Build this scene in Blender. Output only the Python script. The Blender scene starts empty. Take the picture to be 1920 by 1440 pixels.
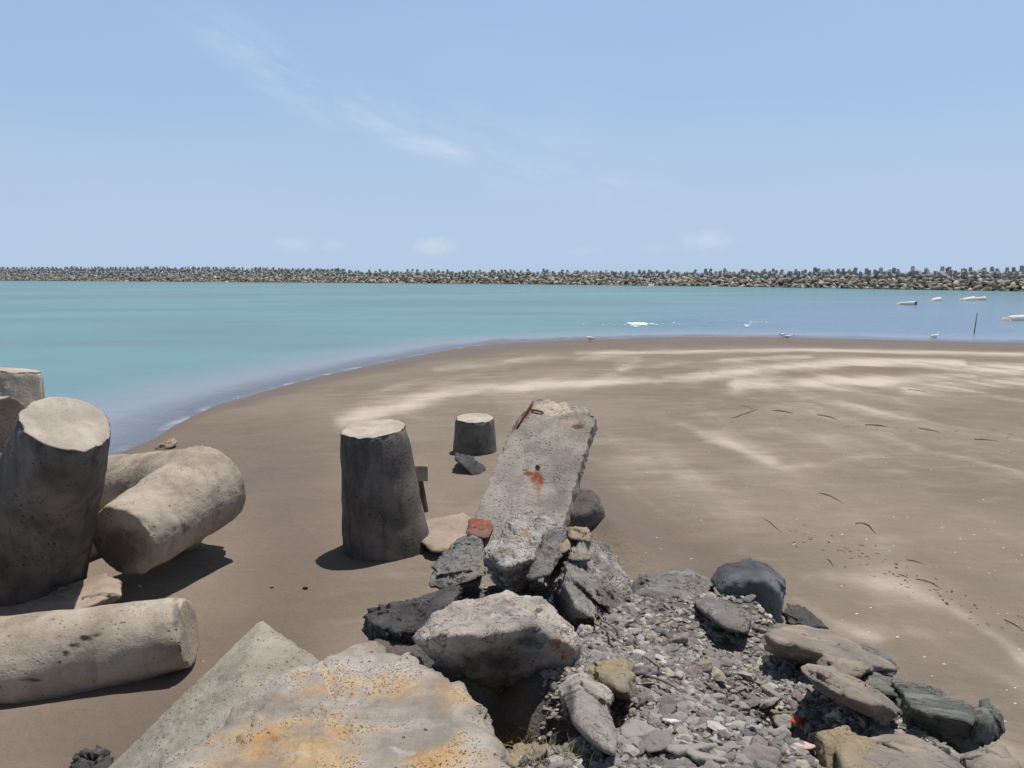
import bpy, bmesh, math, random
import numpy as np
from mathutils import Vector, Matrix, Quaternion
S = bpy.context.scene
COL = S.collection
R = math.radians

# ---------------------------------------------------------------- camera
CAM = np.array([0.0, 0.0, 4.0]); F = 1450.0; PIT = math.atan(210 / F)
cam_d = bpy.data.cameras.new('camera'); cam = bpy.data.objects.new('camera', cam_d); COL.objects.link(cam)
cam_d.sensor_width = 36; cam_d.lens = 36 * F / 1920; cam_d.clip_start = 0.05; cam_d.clip_end = 9000
cam.location = CAM; cam.rotation_euler = (math.pi / 2 - PIT, 0, 0)
S.camera = cam
# ---------------------------------------------------------------- sun, exposure
SUN_EL, SUN_AZ = R(75), R(46)             # azimuth clockwise from straight ahead
sv = Vector((math.sin(SUN_AZ) * math.cos(SUN_EL), math.cos(SUN_AZ) * math.cos(SUN_EL), math.sin(SUN_EL)))
sd = bpy.data.lights.new('sun', 'SUN'); sd.energy = 4.6; sd.angle = R(0.55); sd.color = (1.0, 0.955, 0.90)
so = bpy.data.objects.new('sun', sd); COL.objects.link(so); so.rotation_euler = sv.to_track_quat('Z', 'Y').to_euler(); so.location = (20, 60, 120)
S.view_settings.view_transform = 'Standard'; S.view_settings.look = 'None'
S.view_settings.exposure = 0.0; S.view_settings.gamma = 1.0; S.view_settings.use_curve_mapping = False
S.render.engine = 'CYCLES'
S.cycles.max_bounces = 6; S.cycles.transparent_max_bounces = 8

# ---------------------------------------------------------------- node helper
class NT:
    def __init__(s, tree): s.t = tree; tree.nodes.clear()
    def n(s, typ, ins=None, **kw):
        nd = s.t.nodes.new(typ)
        for k, v in kw.items(): setattr(nd, k, v)
        for k, v in (ins or {}).items():
            sk = nd.inputs[k]
            if isinstance(v, bpy.types.NodeSocket): s.t.links.new(v, sk)
            else: sk.default_value = v
        return nd
    def math(s, op, a, b=0.0, c=0.0, clamp=False):
        nd = s.t.nodes.new('ShaderNodeMath'); nd.operation = op; nd.use_clamp = clamp
        for i, v in enumerate((a, b, c)):
            if isinstance(v, bpy.types.NodeSocket): s.t.links.new(v, nd.inputs[i])
            else: nd.inputs[i].default_value = v
        return nd.outputs[0]
    def mix(s, f, a, b, blend='MIX'):
        nd = s.t.nodes.new('ShaderNodeMix'); nd.data_type = 'RGBA'; nd.blend_type = blend; nd.clamp_factor = True
        for i, v in ((0, f), (6, a), (7, b)):
            if isinstance(v, bpy.types.NodeSocket): s.t.links.new(v, nd.inputs[i])
            else: nd.inputs[i].default_value = v if i == 0 else (tuple(v) + (1,))[:4]
        return nd.outputs[2]
    def ss(s, x, lo, hi):                       # smooth step
        nd = s.n('ShaderNodeMapRange', {0: x, 1: lo, 2: hi, 3: 0.0, 4: 1.0}, interpolation_type='SMOOTHSTEP'); return nd.outputs[0]
    def noise(s, v, sc, det=6, rough=0.55, dist=0.0):
        return s.n('ShaderNodeTexNoise', {'Vector': v, 'Scale': sc, 'Detail': det, 'Roughness': rough, 'Distortion': dist}).outputs[0]
    def voro(s, v, sc, feature='F1', rnd=1.0):
        return s.n('ShaderNodeTexVoronoi', {'Vector': v, 'Scale': sc, 'Randomness': rnd}, feature=feature)
    def scale(s, v, xyz, rot=(0, 0, 0)):
        return s.n('ShaderNodeMapping', {'Vector': v, 'Scale': xyz, 'Rotation': rot}).outputs[0]

def ray(px, py):
    u, v = (px - 960) / F, (720 - py) / F
    return np.array([u, math.cos(PIT) + v * math.sin(PIT), -math.sin(PIT) + v * math.cos(PIT)])
def P(px, py, y):                               # the point at forward distance y that stands at that place in the picture
    d = ray(px, py); return CAM + d * (y / d[1])
def Pz(px, py, z):
    d = ray(px, py); return CAM + d * ((z - CAM[2]) / d[2])
def proj(p):                                    # Nx3 -> pixel
    q = np.asarray(p, float) - CAM
    f = q[:, 1] * math.cos(PIT) - q[:, 2] * math.sin(PIT); up = q[:, 1] * math.sin(PIT) + q[:, 2] * math.cos(PIT)
    f = np.where(np.abs(f) < .05, .05, f)
    return 960 + F * q[:, 0] / f, 720 - F * up / f, f

# ---------------------------------------------------------------- world: sky with thin clouds
W = bpy.data.worlds.new("World"); S.world = W; W.use_nodes = True
w = NT(W.node_tree)
sky = w.n('ShaderNodeTexSky', sky_type='NISHITA')
sky.sun_disc = False; sky.sun_elevation = SUN_EL; sky.sun_rotation = SUN_AZ
sky.air_density = 1.0; sky.dust_density = 1.6; sky.ozone_density = 1.4; sky.altitude = 0
dv = w.n('ShaderNodeTexCoord').outputs['Generated']
sep = w.n('ShaderNodeSeparateXYZ', {0: dv})
az = w.math('ARCTAN2', sep.outputs[0], sep.outputs[1]); el = w.math('ARCSINE', sep.outputs[2])
def azel(px, py):
    d = ray(px, py); d /= np.linalg.norm(d); return math.atan2(d[0], d[1]), math.asin(d[2])
aev = w.n('ShaderNodeCombineXYZ', {0: az, 1: el, 2: 0.0}).outputs[0]
def band(p0, p1, half, soft_along, stretch, seed, lo, hi):   # a wisp of cirrus along a line of the sky
    a0, e0 = azel(*p0); a1, e1 = azel(*p1)
    L = math.hypot(a1 - a0, e1 - e0); th = math.atan2(e1 - e0, a1 - a0)
    m = w.n('ShaderNodeMapping', {'Vector': aev, 'Location': (a0, e0, 0), 'Rotation': (0, 0, th)}, vector_type='TEXTURE').outputs[0]
    sx = w.n('ShaderNodeSeparateXYZ', {0: m})
    wob = w.math('MULTIPLY', w.math('SUBTRACT', w.noise(w.scale(m, (9, 3, 1)), 1.0, 3), .5), half * 2.2)
    v = w.math('DIVIDE', w.math('ADD', sx.outputs[1], wob), half)
    g = w.math('EXPONENT', w.math('MULTIPLY', w.math('MULTIPLY', v, v), -1.0))
    t = w.math('DIVIDE', sx.outputs[0], L)
    ends = w.math('MULTIPLY', w.ss(t, -soft_along, soft_along), w.math('SUBTRACT', 1.0, w.ss(t, 1 - soft_along, 1 + soft_along)))
    nz = w.ss(w.noise(w.n('ShaderNodeMapping', {'Vector': m, 'Location': (seed, seed, seed), 'Scale': (stretch[0], stretch[1], 1)}).outputs[0], 1.0, 7, .62), lo, hi)
    return w.math('MULTIPLY', w.math('MULTIPLY', g, ends), nz)
def puff(px, py, rx, ry, seed, k):              # a small cumulus near the horizon
    a, e = azel(px, py)
    x = w.math('DIVIDE', w.math('SUBTRACT', az, a), rx / F); y = w.math('DIVIDE', w.math('SUBTRACT', el, e), ry / F)
    r2 = w.math('ADD', w.math('MULTIPLY', x, x), w.math('MULTIPLY', y, y))
    nz = w.noise(w.n('ShaderNodeMapping', {'Vector': aev, 'Location': (seed, 0, 0)}).outputs[0], 75.0, 6, .6)
    v = w.math('SUBTRACT', w.math('EXPONENT', w.math('MULTIPLY', r2, -1.0)), w.math('MULTIPLY', w.math('SUBTRACT', nz, .35), 1.1))
    return w.math('MULTIPLY', w.ss(v, .1, .95), k)
cl = None
for c in (band((380, 50), (860, 285), .020, .25, (10, 45), 3.1, .32, .85),
          band((700, 200), (1230, 350), .030, .3, (7, 30), 7.7, .3, .95),
          band((730, 262), (880, 290), .011, .3, (14, 60), 1.3, .1, .65),
          band((480, 150), (640, 215), .016, .4, (9, 40), 5.9, .35, .95)):
    cl = c if cl is None else w.math('MAXIMUM', cl, c)
hz = w.math('MULTIPLY', w.ss(w.noise(w.scale(aev, (2.2, 7, 1)), 1.0, 5, .5), .38, .8), .22)
for c in (puff(550, 458, 46, 18, 0, .45), puff(625, 460, 26, 16, 2, .35), puff(812, 462, 50, 22, 4, .75), puff(1325, 450, 56, 22, 6, .65), puff(1095, 470, 46, 10, 9, .25), puff(1230, 466, 40, 10, 8, .2)):
    cl = w.math('MAXIMUM', cl, c)
tint = w.mix(w.ss(el, 0.0, .30), (1.0, .90, .98), (.93, 1.0, 1.07))
skyc = w.mix(1.0, sky.outputs[0], tint, 'MULTIPLY')
deep = w.math('SUBTRACT', 1.0, w.math('MULTIPLY', w.ss(el, .34, .72), .76))
skyc = w.mix(1.0, skyc, w.n('ShaderNodeCombineXYZ', {0: deep, 1: deep, 2: deep}).outputs[0], 'MULTIPLY')
SKY_PALE = (5.6, 6.2, 7.4)
skyc = w.mix(w.math('SUBTRACT', .6, w.math('MULTIPLY', w.ss(el, .34, .8), .6)), skyc, (4.15, 5.95, 8.5))
skyc = w.mix(w.math('SUBTRACT', .85, w.math('MULTIPLY', w.ss(el, .0, .22), .85)), skyc, (4.5, 5.78, 7.6))
skyc = w.mix(hz, skyc, (4.9, 5.9, 7.6))
skyc = w.mix(w.math('MULTIPLY', cl, .46), skyc, (7.2, 7.9, 8.7))
bg = w.n('ShaderNodeBackground', {'Color': skyc, 'Strength': 0.105})
w.t.links.new(bg.outputs[0], w.n('ShaderNodeOutputWorld').inputs[0])

# ---------------------------------------------------------------- numpy noise
_rng = np.random.RandomState(5); _perm = np.tile(_rng.permutation(256), 3)
_g = _rng.normal(size=(256, 3)); _g /= np.linalg.norm(_g, axis=1)[:, None]
def perlin(p):
    p = np.asarray(p, float); i = np.floor(p).astype(int); f = p - i; i &= 255
    u = f * f * f * (f * (f * 6 - 15) + 10); r = 0
    for dx in (0, 1):
        for dy in (0, 1):
            for dz in (0, 1):
                h = _perm[_perm[_perm[i[:, 0] + dx] + i[:, 1] + dy] + i[:, 2] + dz]
                d = (_g[h] * (f - np.array([dx, dy, dz]))).sum(1)
                r = r + d * (u[:, 0] if dx else 1 - u[:, 0]) * (u[:, 1] if dy else 1 - u[:, 1]) * (u[:, 2] if dz else 1 - u[:, 2])
    return r * 1.5
def fbm(p, o=5, gain=.5, ridged=False):
    r = 0; a = 1.0; p = np.asarray(p, float)
    for k in range(o):
        n = perlin(p + 17.3 * k); r = r + a * ((1 - 2 * np.abs(n)) if ridged else n); a *= gain; p = p * 2.03
    return r
def sstep(x, a, b):
    t = np.clip((x - a) / (b - a), 0, 1); return t * t * (3 - 2 * t)

def crag(p, seed=0):
    '''broken faces: each cell of a jittered lattice is a tilted plane'''
    b = np.floor(p - .5).astype(int); best = np.full(len(p), 1e9); val = np.zeros(len(p)); rs = np.random.RandomState(seed); T = rs.rand(256, 3); D = rs.normal(size=(256, 3)); O = rs.uniform(-.25, .25, 256)
    for dx in (0, 1):
        for dy in (0, 1):
            for dz in (0, 1):
                cell = b + np.array([dx, dy, dz]); cm = cell & 255; h = _perm[_perm[_perm[cm[:, 0]] + cm[:, 1]] + cm[:, 2]]
                v = p - (cell + .25 + .5 * T[h]); d = (v * v).sum(1); m = d < best
                best = np.where(m, d, best); val = np.where(m, (v * D[h]).sum(1) * .7 + O[h], val)
    return val

# ---------------------------------------------------------------- object helpers
def tag(o, label=None, cat=None, group=None, kind=None):
    for k, v in (('label', label), ('category', cat), ('group', group), ('kind', kind)):
        if v: o[k] = v
    return o
def empty(name, loc, label, cat, group=None):
    o = bpy.data.objects.new(name, None); COL.objects.link(o); o.location = loc; o.empty_display_size = .2
    return tag(o, label, cat, group)
def mesh(verts, faces, smooth=True, name='mesh'):
    m = bpy.data.meshes.new(name)
    if isinstance(faces, np.ndarray):
        k = faces.shape[1]; nf = len(faces); verts = np.asarray(verts, np.float32)
        m.vertices.add(len(verts)); m.vertices.foreach_set('co', verts.ravel())
        m.loops.add(nf * k); m.loops.foreach_set('vertex_index', faces.astype(np.int32).ravel())
        m.polygons.add(nf); m.polygons.foreach_set('loop_start', (np.arange(nf) * k).astype(np.int32))
        m.update(calc_edges=True); m.validate()
    else:
        m.from_pydata([tuple(v) for v in verts], [], [tuple(f) for f in faces])
    m.polygons.foreach_set('use_smooth', np.full(len(m.polygons), smooth)); m.update()
    return m
def obj(name, me, mat=None, parent=None, loc=None):
    o = bpy.data.objects.new(name, me); COL.objects.link(o)
    if mat is not None:
        for mm in (mat if isinstance(mat, (list, tuple)) else [mat]): me.materials.append(mm)
    if parent is not None: o.parent = parent
    if loc is not None: o.location = loc
    return o
def fattr(me, name, arr):
    a = me.attributes.new(name, 'FLOAT', 'POINT'); a.data.foreach_set('value', np.asarray(arr, np.float32))
def cattr(me, name, arr):
    a = me.attributes.new(name, 'FLOAT_COLOR', 'POINT'); a.data.foreach_set('color', np.asarray(arr, np.float32).ravel())
_ico = {}
def ico(s):
    if s not in _ico:
        bm = bmesh.new(); bmesh.ops.create_icosphere(bm, subdivisions=s, radius=1)
        _ico[s] = (np.array([v.co[:] for v in bm.verts]), np.array([[v.index for v in f.verts] for f in bm.faces])); bm.free()
    return _ico[s]
def grid_faces(nr, nc, wrap=False):
    i, j = np.meshgrid(np.arange(nr - 1), np.arange(nc if wrap else nc - 1), indexing='ij'); j2 = (j + 1) % nc
    return np.stack([i * nc + j, i * nc + j2, (i + 1) * nc + j2, (i + 1) * nc + j], -1).reshape(-1, 4)
def srgb(*c): return tuple((v / 255 / 12.92 if v / 255 <= .04045 else ((v / 255 + .055) / 1.055) ** 2.4) for v in c)

# ---------------------------------------------------------------- materials
def new_mat(name):
    m = bpy.data.materials.new(name); m.use_nodes = True; return m, NT(m.node_tree)
def finish(q, col, bump_h, strength, dist, rough=.9, spec=.25, normal=None):
    b = q.n('ShaderNodeBump', {'Height': bump_h, 'Strength': strength, 'Distance': dist})
    p = q.n('ShaderNodeBsdfPrincipled', {'Base Color': col, 'Roughness': rough, 'Specular IOR Level': spec, 'Normal': b.outputs[0]})
    q.t.links.new(p.outputs[0], q.n('ShaderNodeOutputMaterial').inputs[0])
def rock_mat(name, c1, c2, c3, sc=3.0, pit=.4, crack=.5, bump=.6, strata=None, paint=False, vary=0.0, speck=.25, rough=.88):
    m, q = new_mat(name)
    co = q.n('ShaderNodeTexCoord').outputs['Object']
    if vary:
        oi = q.n('ShaderNodeObjectInfo').outputs['Random']
        co = q.n('ShaderNodeVectorMath', {0: co, 1: q.n('ShaderNodeCombineXYZ', {0: q.math('MULTIPLY', oi, 37.0), 1: oi, 2: oi}).outputs[0]}, operation='ADD').outputs[0]
    cs = co
    if strata: cs = q.scale(co, strata[1], strata[0])
    n1 = q.noise(cs, sc, 9, .62, .4); n2 = q.noise(co, sc * .45, 5, .5); n3 = q.noise(co, sc * 16, 8, .7)
    col = q.mix(q.ss(n1, .34, .66), c1, c2)
    col = q.mix(q.math('MULTIPLY', q.ss(n2, .46, .66), .75), col, c3)
    f = q.math('ADD', .5 + (1 - speck * 2) * .5, q.math('MULTIPLY', n3, speck * 2))
    col = q.mix(1.0, col, q.n('ShaderNodeCombineXYZ', {0: f, 1: f, 2: f}).outputs[0], 'MULTIPLY')
    wv = q.n('ShaderNodeVectorMath', {0: cs, 1: q.n('ShaderNodeTexNoise', {'Vector': cs, 'Scale': sc * 1.7, 'Detail': 5.0}).outputs[1]}, operation='ADD').outputs[0]
    ed = q.voro(wv, sc * 1.1, 'DISTANCE_TO_EDGE').outputs[0]
    ck = q.math('MULTIPLY', q.math('SUBTRACT', 1.0, q.ss(ed, .004, .035)), q.ss(q.noise(co, sc * 1.3, 3), .42, .62))
    col = q.mix(q.math('MULTIPLY', ck, crack), col, tuple(v * .28 for v in c1))
    pv = q.math('ADD', q.voro(co, sc * 13).outputs[0], q.math('MULTIPLY', q.math('SUBTRACT', q.noise(co, sc * 9, 3), .5), .5))
    pm = q.math('MULTIPLY', q.math('SUBTRACT', 1.0, q.ss(pv, .12, .30)), q.ss(q.noise(co, sc * 2.1, 4), .44, .62))
    col = q.mix(q.math('MULTIPLY', pm, pit), col, tuple(v * .2 for v in c1))
    if vary:
        g = q.math('ADD', 1 - vary, q.math('MULTIPLY', oi, vary * 2))
        col = q.mix(1.0, col, q.n('ShaderNodeCombineXYZ', {0: g, 1: g, 2: g}).outputs[0], 'MULTIPLY')
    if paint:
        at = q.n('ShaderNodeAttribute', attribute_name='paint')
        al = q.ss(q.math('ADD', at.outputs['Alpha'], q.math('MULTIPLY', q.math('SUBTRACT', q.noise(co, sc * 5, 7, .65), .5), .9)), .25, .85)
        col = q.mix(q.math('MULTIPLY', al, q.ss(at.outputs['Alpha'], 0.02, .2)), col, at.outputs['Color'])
    h = q.math('ADD', q.math('MULTIPLY', n1, .5), q.math('MULTIPLY', q.noise(cs, sc * 7, 9, .68), .6))
    h = q.math('SUBTRACT', h, q.math('MULTIPLY', ck, .35 * crack)); h = q.math('SUBTRACT', h, q.math('MULTIPLY', pm, .5 * pit))
    finish(q, col, h, bump, .06 * 3 / sc, rough)
    return m
def concrete_mat(name, c1, c2, stain, sc=2.2, pit=.6, bump=.7, streak=.4, paint=False, lime=0.0):
    m, q = new_mat(name); co = q.n('ShaderNodeTexCoord').outputs['Object']
    n1 = q.noise(co, sc, 7, .6, .3); n3 = q.noise(co, sc * 30, 6, .7)
    col = q.mix(q.ss(n1, .32, .68), c1, c2)
    st = q.noise(q.scale(co, (3.2, 3.2, .45)), sc, 6, .6)
    col = q.mix(q.math('MULTIPLY', q.ss(st, .48, .72), streak), col, stain)
    if lime: col = q.mix(q.math('MULTIPLY', q.ss(q.noise(q.scale(co, (5, 5, .7)), sc * 1.1, 7, .65, .5), .55, .68), lime), col, srgb(205, 196, 186))
    f = q.math('ADD', .72, q.math('MULTIPLY', n3, .56))
    col = q.mix(1.0, col, q.n('ShaderNodeCombineXYZ', {0: f, 1: f, 2: f}).outputs[0], 'MULTIPLY')
    pv = q.math('ADD', q.voro(co, sc * 9).outputs[0], q.math('MULTIPLY', q.math('SUBTRACT', q.noise(co, sc * 6, 3), .5), .45))
    pm = q.math('MULTIPLY', q.math('SUBTRACT', 1.0, q.ss(pv, .10, .24)), q.ss(q.noise(co, sc * 1.6, 4), .44, .58))
    pv2 = q.math('ADD', q.voro(co, sc * 26).outputs[0], q.math('MULTIPLY', q.math('SUBTRACT', q.noise(co, sc * 19, 3), .5), .6))
    pm = q.math('MAXIMUM', pm, q.math('MULTIPLY', q.math('SUBTRACT', 1.0, q.ss(pv2, .10, .28)), q.math('MULTIPLY', q.ss(q.noise(co, sc * 2.7, 3), .46, .62), .8)))
    col = q.mix(q.math('MULTIPLY', pm, pit), col, tuple(v * .22 for v in c1))
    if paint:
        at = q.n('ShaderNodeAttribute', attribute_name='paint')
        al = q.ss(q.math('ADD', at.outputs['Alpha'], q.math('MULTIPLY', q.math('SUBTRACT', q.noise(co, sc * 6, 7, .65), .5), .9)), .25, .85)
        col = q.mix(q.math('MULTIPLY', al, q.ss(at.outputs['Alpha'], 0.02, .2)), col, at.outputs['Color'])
    h = q.math('SUBTRACT', q.math('MULTIPLY', q.noise(co, sc * 11, 8, .66), .6), q.math('MULTIPLY', pm, .9 * pit))
    finish(q, col, h, bump, .03, .9)
    return m

M_grey = rock_mat('grey_rock', srgb(108, 106, 105), srgb(152, 149, 145), srgb(132, 124, 114), 3.2, .35, .7, 1.1, paint=True)
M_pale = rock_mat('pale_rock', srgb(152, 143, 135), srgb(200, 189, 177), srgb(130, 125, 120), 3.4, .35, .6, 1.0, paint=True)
M_ash = rock_mat('ashen_rock', srgb(146, 142, 136), srgb(208, 201, 192), srgb(104, 100, 96), 4.5, .9, .95, 1.3, paint=True)
M_pile = rock_mat('pile_rock', srgb(128, 123, 118), srgb(184, 176, 167), srgb(108, 104, 101), 3.8, .5, .8, 1.2, paint=True)
M_dark = rock_mat('dark_rock', srgb(72, 70, 70), srgb(104, 100, 97), srgb(56, 54, 56), 3.0, .5, .7, .9, paint=True)
M_basalt = rock_mat('basalt', srgb(66, 67, 71), srgb(92, 93, 97), srgb(116, 116, 118), 2.6, .15, .35, .5, paint=True)
M_tan = rock_mat('tan_rock', srgb(140, 127, 104), srgb(166, 149, 121), srgb(134, 126, 116), 4.0, .3, .6, .8, paint=True)
M_slab = rock_mat('brown_slab', srgb(126, 116, 106), srgb(160, 147, 134), srgb(108, 104, 100), 2.6, .12, .5, .55, strata=((0, 0.2, .6), (1, 1, 3)), paint=True)
M_layer = rock_mat('layered_slab', srgb(104, 106, 102), srgb(150, 150, 142), srgb(88, 90, 88), 3.6, .2, .9, 1.0, strata=((.2, 0, .5), (1, 3.2, 3.2)), paint=True)
M_brick = rock_mat('brick', srgb(128, 78, 66), srgb(158, 104, 88), srgb(120, 100, 92), 6, .6, .5, .7)
M_side = concrete_mat('dark_concrete', srgb(84, 79, 74), srgb(118, 111, 104), srgb(58, 55, 52), 2.2, .8, .8, .6)
M_sidel = concrete_mat('limed_concrete', srgb(142, 134, 122), srgb(168, 158, 146), srgb(116, 108, 100), 2.0, .6, .6, .4, lime=.95)
M_cap = concrete_mat('pale_concrete', srgb(160, 149, 137), srgb(186, 175, 162), srgb(138, 126, 114), 3.0, .35, .5, .3)
M_warm = concrete_mat('warm_concrete', srgb(142, 130, 116), srgb(176, 164, 149), srgb(118, 107, 95), 2.0, .6, .6, .5, paint=True)
M_end = concrete_mat('darker_concrete', srgb(74, 66, 60), srgb(98, 88, 80), srgb(56, 50, 46), 2.4, .4, .4, .5)  # darker concrete for some leg end faces and the post
M_agg = concrete_mat('aggregate_concrete', srgb(138, 131, 119), srgb(164, 157, 144), srgb(128, 117, 98), 3.4, .9, .7, .4, paint=True)
M_sandy = concrete_mat('sanded_concrete', srgb(138, 123, 109), srgb(160, 144, 129), srgb(120, 106, 93), 1.6, .3, .35, .4)

# lichen covered boulder
M_lichen, q = new_mat('lichen_boulder')
co = q.n('ShaderNodeTexCoord').outputs['Object']
n1 = q.noise(co, 3.0, 8, .6, .5)
col = q.mix(q.ss(n1, .35, .65), srgb(138, 130, 121), srgb(178, 169, 159))
at = q.n('ShaderNodeAttribute', attribute_name='paint')
l1 = q.noise(co, 3.4, 9, .66, .9); l2 = q.noise(co, 7.5, 7, .65, .4)
cover = q.ss(q.math('ADD', l1, q.math('MULTIPLY', q.math('SUBTRACT', at.outputs['Alpha'], .5), .30)), .38, .68)
col = q.mix(q.math('MULTIPLY', cover, .8), col, q.mix(q.ss(l2, .36, .66), srgb(192, 166, 122), srgb(190, 142, 78)))
rust = q.math('MULTIPLY', q.ss(q.noise(co, 4.6, 7, .6, .8), .60, .72), .6)
col = q.mix(rust, col, srgb(182, 126, 88))
wh = q.math('MULTIPLY', q.ss(q.noise(co, 5.2, 8, .6, .6), .58, .70), .65); col = q.mix(wh, col, srgb(182, 176, 170))
f = q.math('ADD', .74, q.math('MULTIPLY', q.noise(co, 60, 6, .7), .52))
col = q.mix(1.0, col, q.n('ShaderNodeCombineXYZ', {0: f, 1: f, 2: f}).outputs[0], 'MULTIPLY')
pv = q.math('ADD', q.voro(co, 80).outputs[0], q.math('MULTIPLY', q.math('SUBTRACT', q.noise(co, 40, 3), .5), .7)); mask = q.ss(q.noise(q.scale(co, (1, 1, 1)), 3.1, 5, .6, .4), .48, .60)
pm = q.math('MULTIPLY', q.math('SUBTRACT', 1.0, q.ss(pv, .13, .32)), mask)
pv3 = q.voro(co, 17).outputs[0]; pm = q.math('MAXIMUM', pm, q.math('MULTIPLY', q.math('SUBTRACT', 1.0, q.ss(pv3, .05, .14)), q.ss(q.noise(co, 2.2, 3), .5, .6)))
col = q.mix(q.math('MULTIPLY', pm, .32), col, srgb(72, 64, 56))
h = q.math('SUBTRACT', q.math('ADD', q.math('MULTIPLY', q.noise(co, 24, 9, .7), .5), q.math('MULTIPLY', cover, .12)), q.math('MULTIPLY', pm, .8))
finish(q, col, h, 1.0, .04, .92)

# loose gravel: colour per stone
def stone_mat(name, attr):
    m, q = new_mat(name); co = q.n('ShaderNodeTexCoord').outputs['Object']
    if attr: col = q.n('ShaderNodeAttribute', attribute_name='col').outputs[0]
    else:
        oi = q.n('ShaderNodeObjectInfo').outputs['Random']
        rp = q.n('ShaderNodeValToRGB', {0: oi}); e = rp.color_ramp.elements
        e[0].position = 0; e[0].color = srgb(112, 110, 108) + (1,); e[1].position = 1; e[1].color = srgb(150, 146, 140) + (1,)
        for p_, c_ in ((.2, srgb(146, 140, 136)), (.4, srgb(128, 120, 120)), (.55, srgb(162, 156, 148)), (.7, srgb(136, 134, 130)), (.82, srgb(158, 150, 128)), (.9, srgb(134, 118, 116))):
            x = e.new(p_); x.color = c_ + (1,)
        col = rp.outputs[0]
    n = q.noise(co, 18 if not attr else 30, 7, .65); f = q.math('ADD', .62, q.math('MULTIPLY', n, .76))
    col = q.mix(1.0, col, q.n('ShaderNodeCombineXYZ', {0: f, 1: f, 2: f}).outputs[0], 'MULTIPLY')
    finish(q, col, q.noise(co, 55, 7, .7), .5, .012, .9)
    return m
M_gravel = stone_mat('gravel', True); M_stone = stone_mat('loose_stone', False)
def flat_mat(name, c, rough=.8, sc=20, var=.3, spec=.3):
    m, q = new_mat(name); co = q.n('ShaderNodeTexCoord').outputs['Object']
    f = q.math('ADD', 1 - var, q.math('MULTIPLY', q.noise(co, sc, 6, .6), var * 2))
    col = q.mix(1.0, c, q.n('ShaderNodeCombineXYZ', {0: f, 1: f, 2: f}).outputs[0], 'MULTIPLY')
    finish(q, col, q.noise(co, sc * 3, 6), .4, .005, rough, spec); return m

# ---------------------------------------------------------------- the lie of the land
SHORE_PX = [(-1500, 1330), (-700, 1150), (-200, 985), (0, 935), (110, 893), (210, 856), (290, 822), (330, 796), (400, 762), (500, 733), (600, 706), (700, 684),
            (800, 664), (880, 650), (960, 642), (1110, 636), (1300, 631), (1470, 632), (1600, 635), (1750, 639), (1920, 642), (2400, 646), (4200, 650)]
SH = np.array([Pz(x, y, 0.0)[:2] for x, y in SHORE_PX])
SH = np.vstack([SH[:1] + (SH[0] - SH[1]) * 3, SH, SH[-1:] + np.array([[900, -40.]])])
SH_az = np.arctan2(SH[:, 0], SH[:, 1]); SH_r = np.hypot(SH[:, 0], SH[:, 1])
def polyd(x, y, pl):
    best = np.full(x.shape, 1e9); par = np.zeros(x.shape)
    for k in range(len(pl) - 1):
        a, b = pl[k][:2], pl[k + 1][:2]; d = np.array(b, float) - a; L2 = (d ** 2).sum()
        t = np.clip(((x - a[0]) * d[0] + (y - a[1]) * d[1]) / L2, 0, 1)
        ds = np.hypot(x - a[0] - t * d[0], y - a[1] - t * d[1]); m = ds < best
        best = np.where(m, ds, best); par = np.where(m, k + t, par)
    return best, par
def shore_dist(x, y):                            # positive on the sand, negative out to sea
    d, _ = polyd(x, y, SH); a = np.arctan2(x, y)
    rs = np.interp(a, SH_az, SH_r); return np.where(np.hypot(x, y) < rs, d, -d)
MUD = []                                         # low heaps of sand: (x, y, rx, ry, height)
def sand_z(x, y):
    x = np.asarray(x, float); y = np.asarray(y, float); d = shore_dist(x, y)
    z = np.where(d > 0, .42 * (1 - np.exp(-d / 8.0)), np.maximum(.052 * d, -4))
    k = sstep(d, 0.5, 5)
    pt = np.stack([x, y, x * 0], -1).reshape(-1, 3)
    z = z + (k.ravel() * (.020 * perlin(pt * .55) + .010 * perlin(pt * 1.7 + 9) + .004 * perlin(pt * 5.1))).reshape(x.shape)
    for mx, my, rx, ry, hh in MUD: z = z + hh * np.exp(-((x - mx) / rx) ** 2 - ((y - my) / ry) ** 2)
    return z
def on_sand(px, py):
    z = .4
    for _ in range(6):
        p = Pz(px, py, z); z = float(sand_z(np.array([p[0]]), np.array([p[1]]))[0])
    return Pz(px, py, z)
MUD += [tuple(on_sand(60, 1120)[:2]) + (1.1, .7, .16), tuple(on_sand(190, 1120)[:2]) + (.5, .3, .10)]

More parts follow.
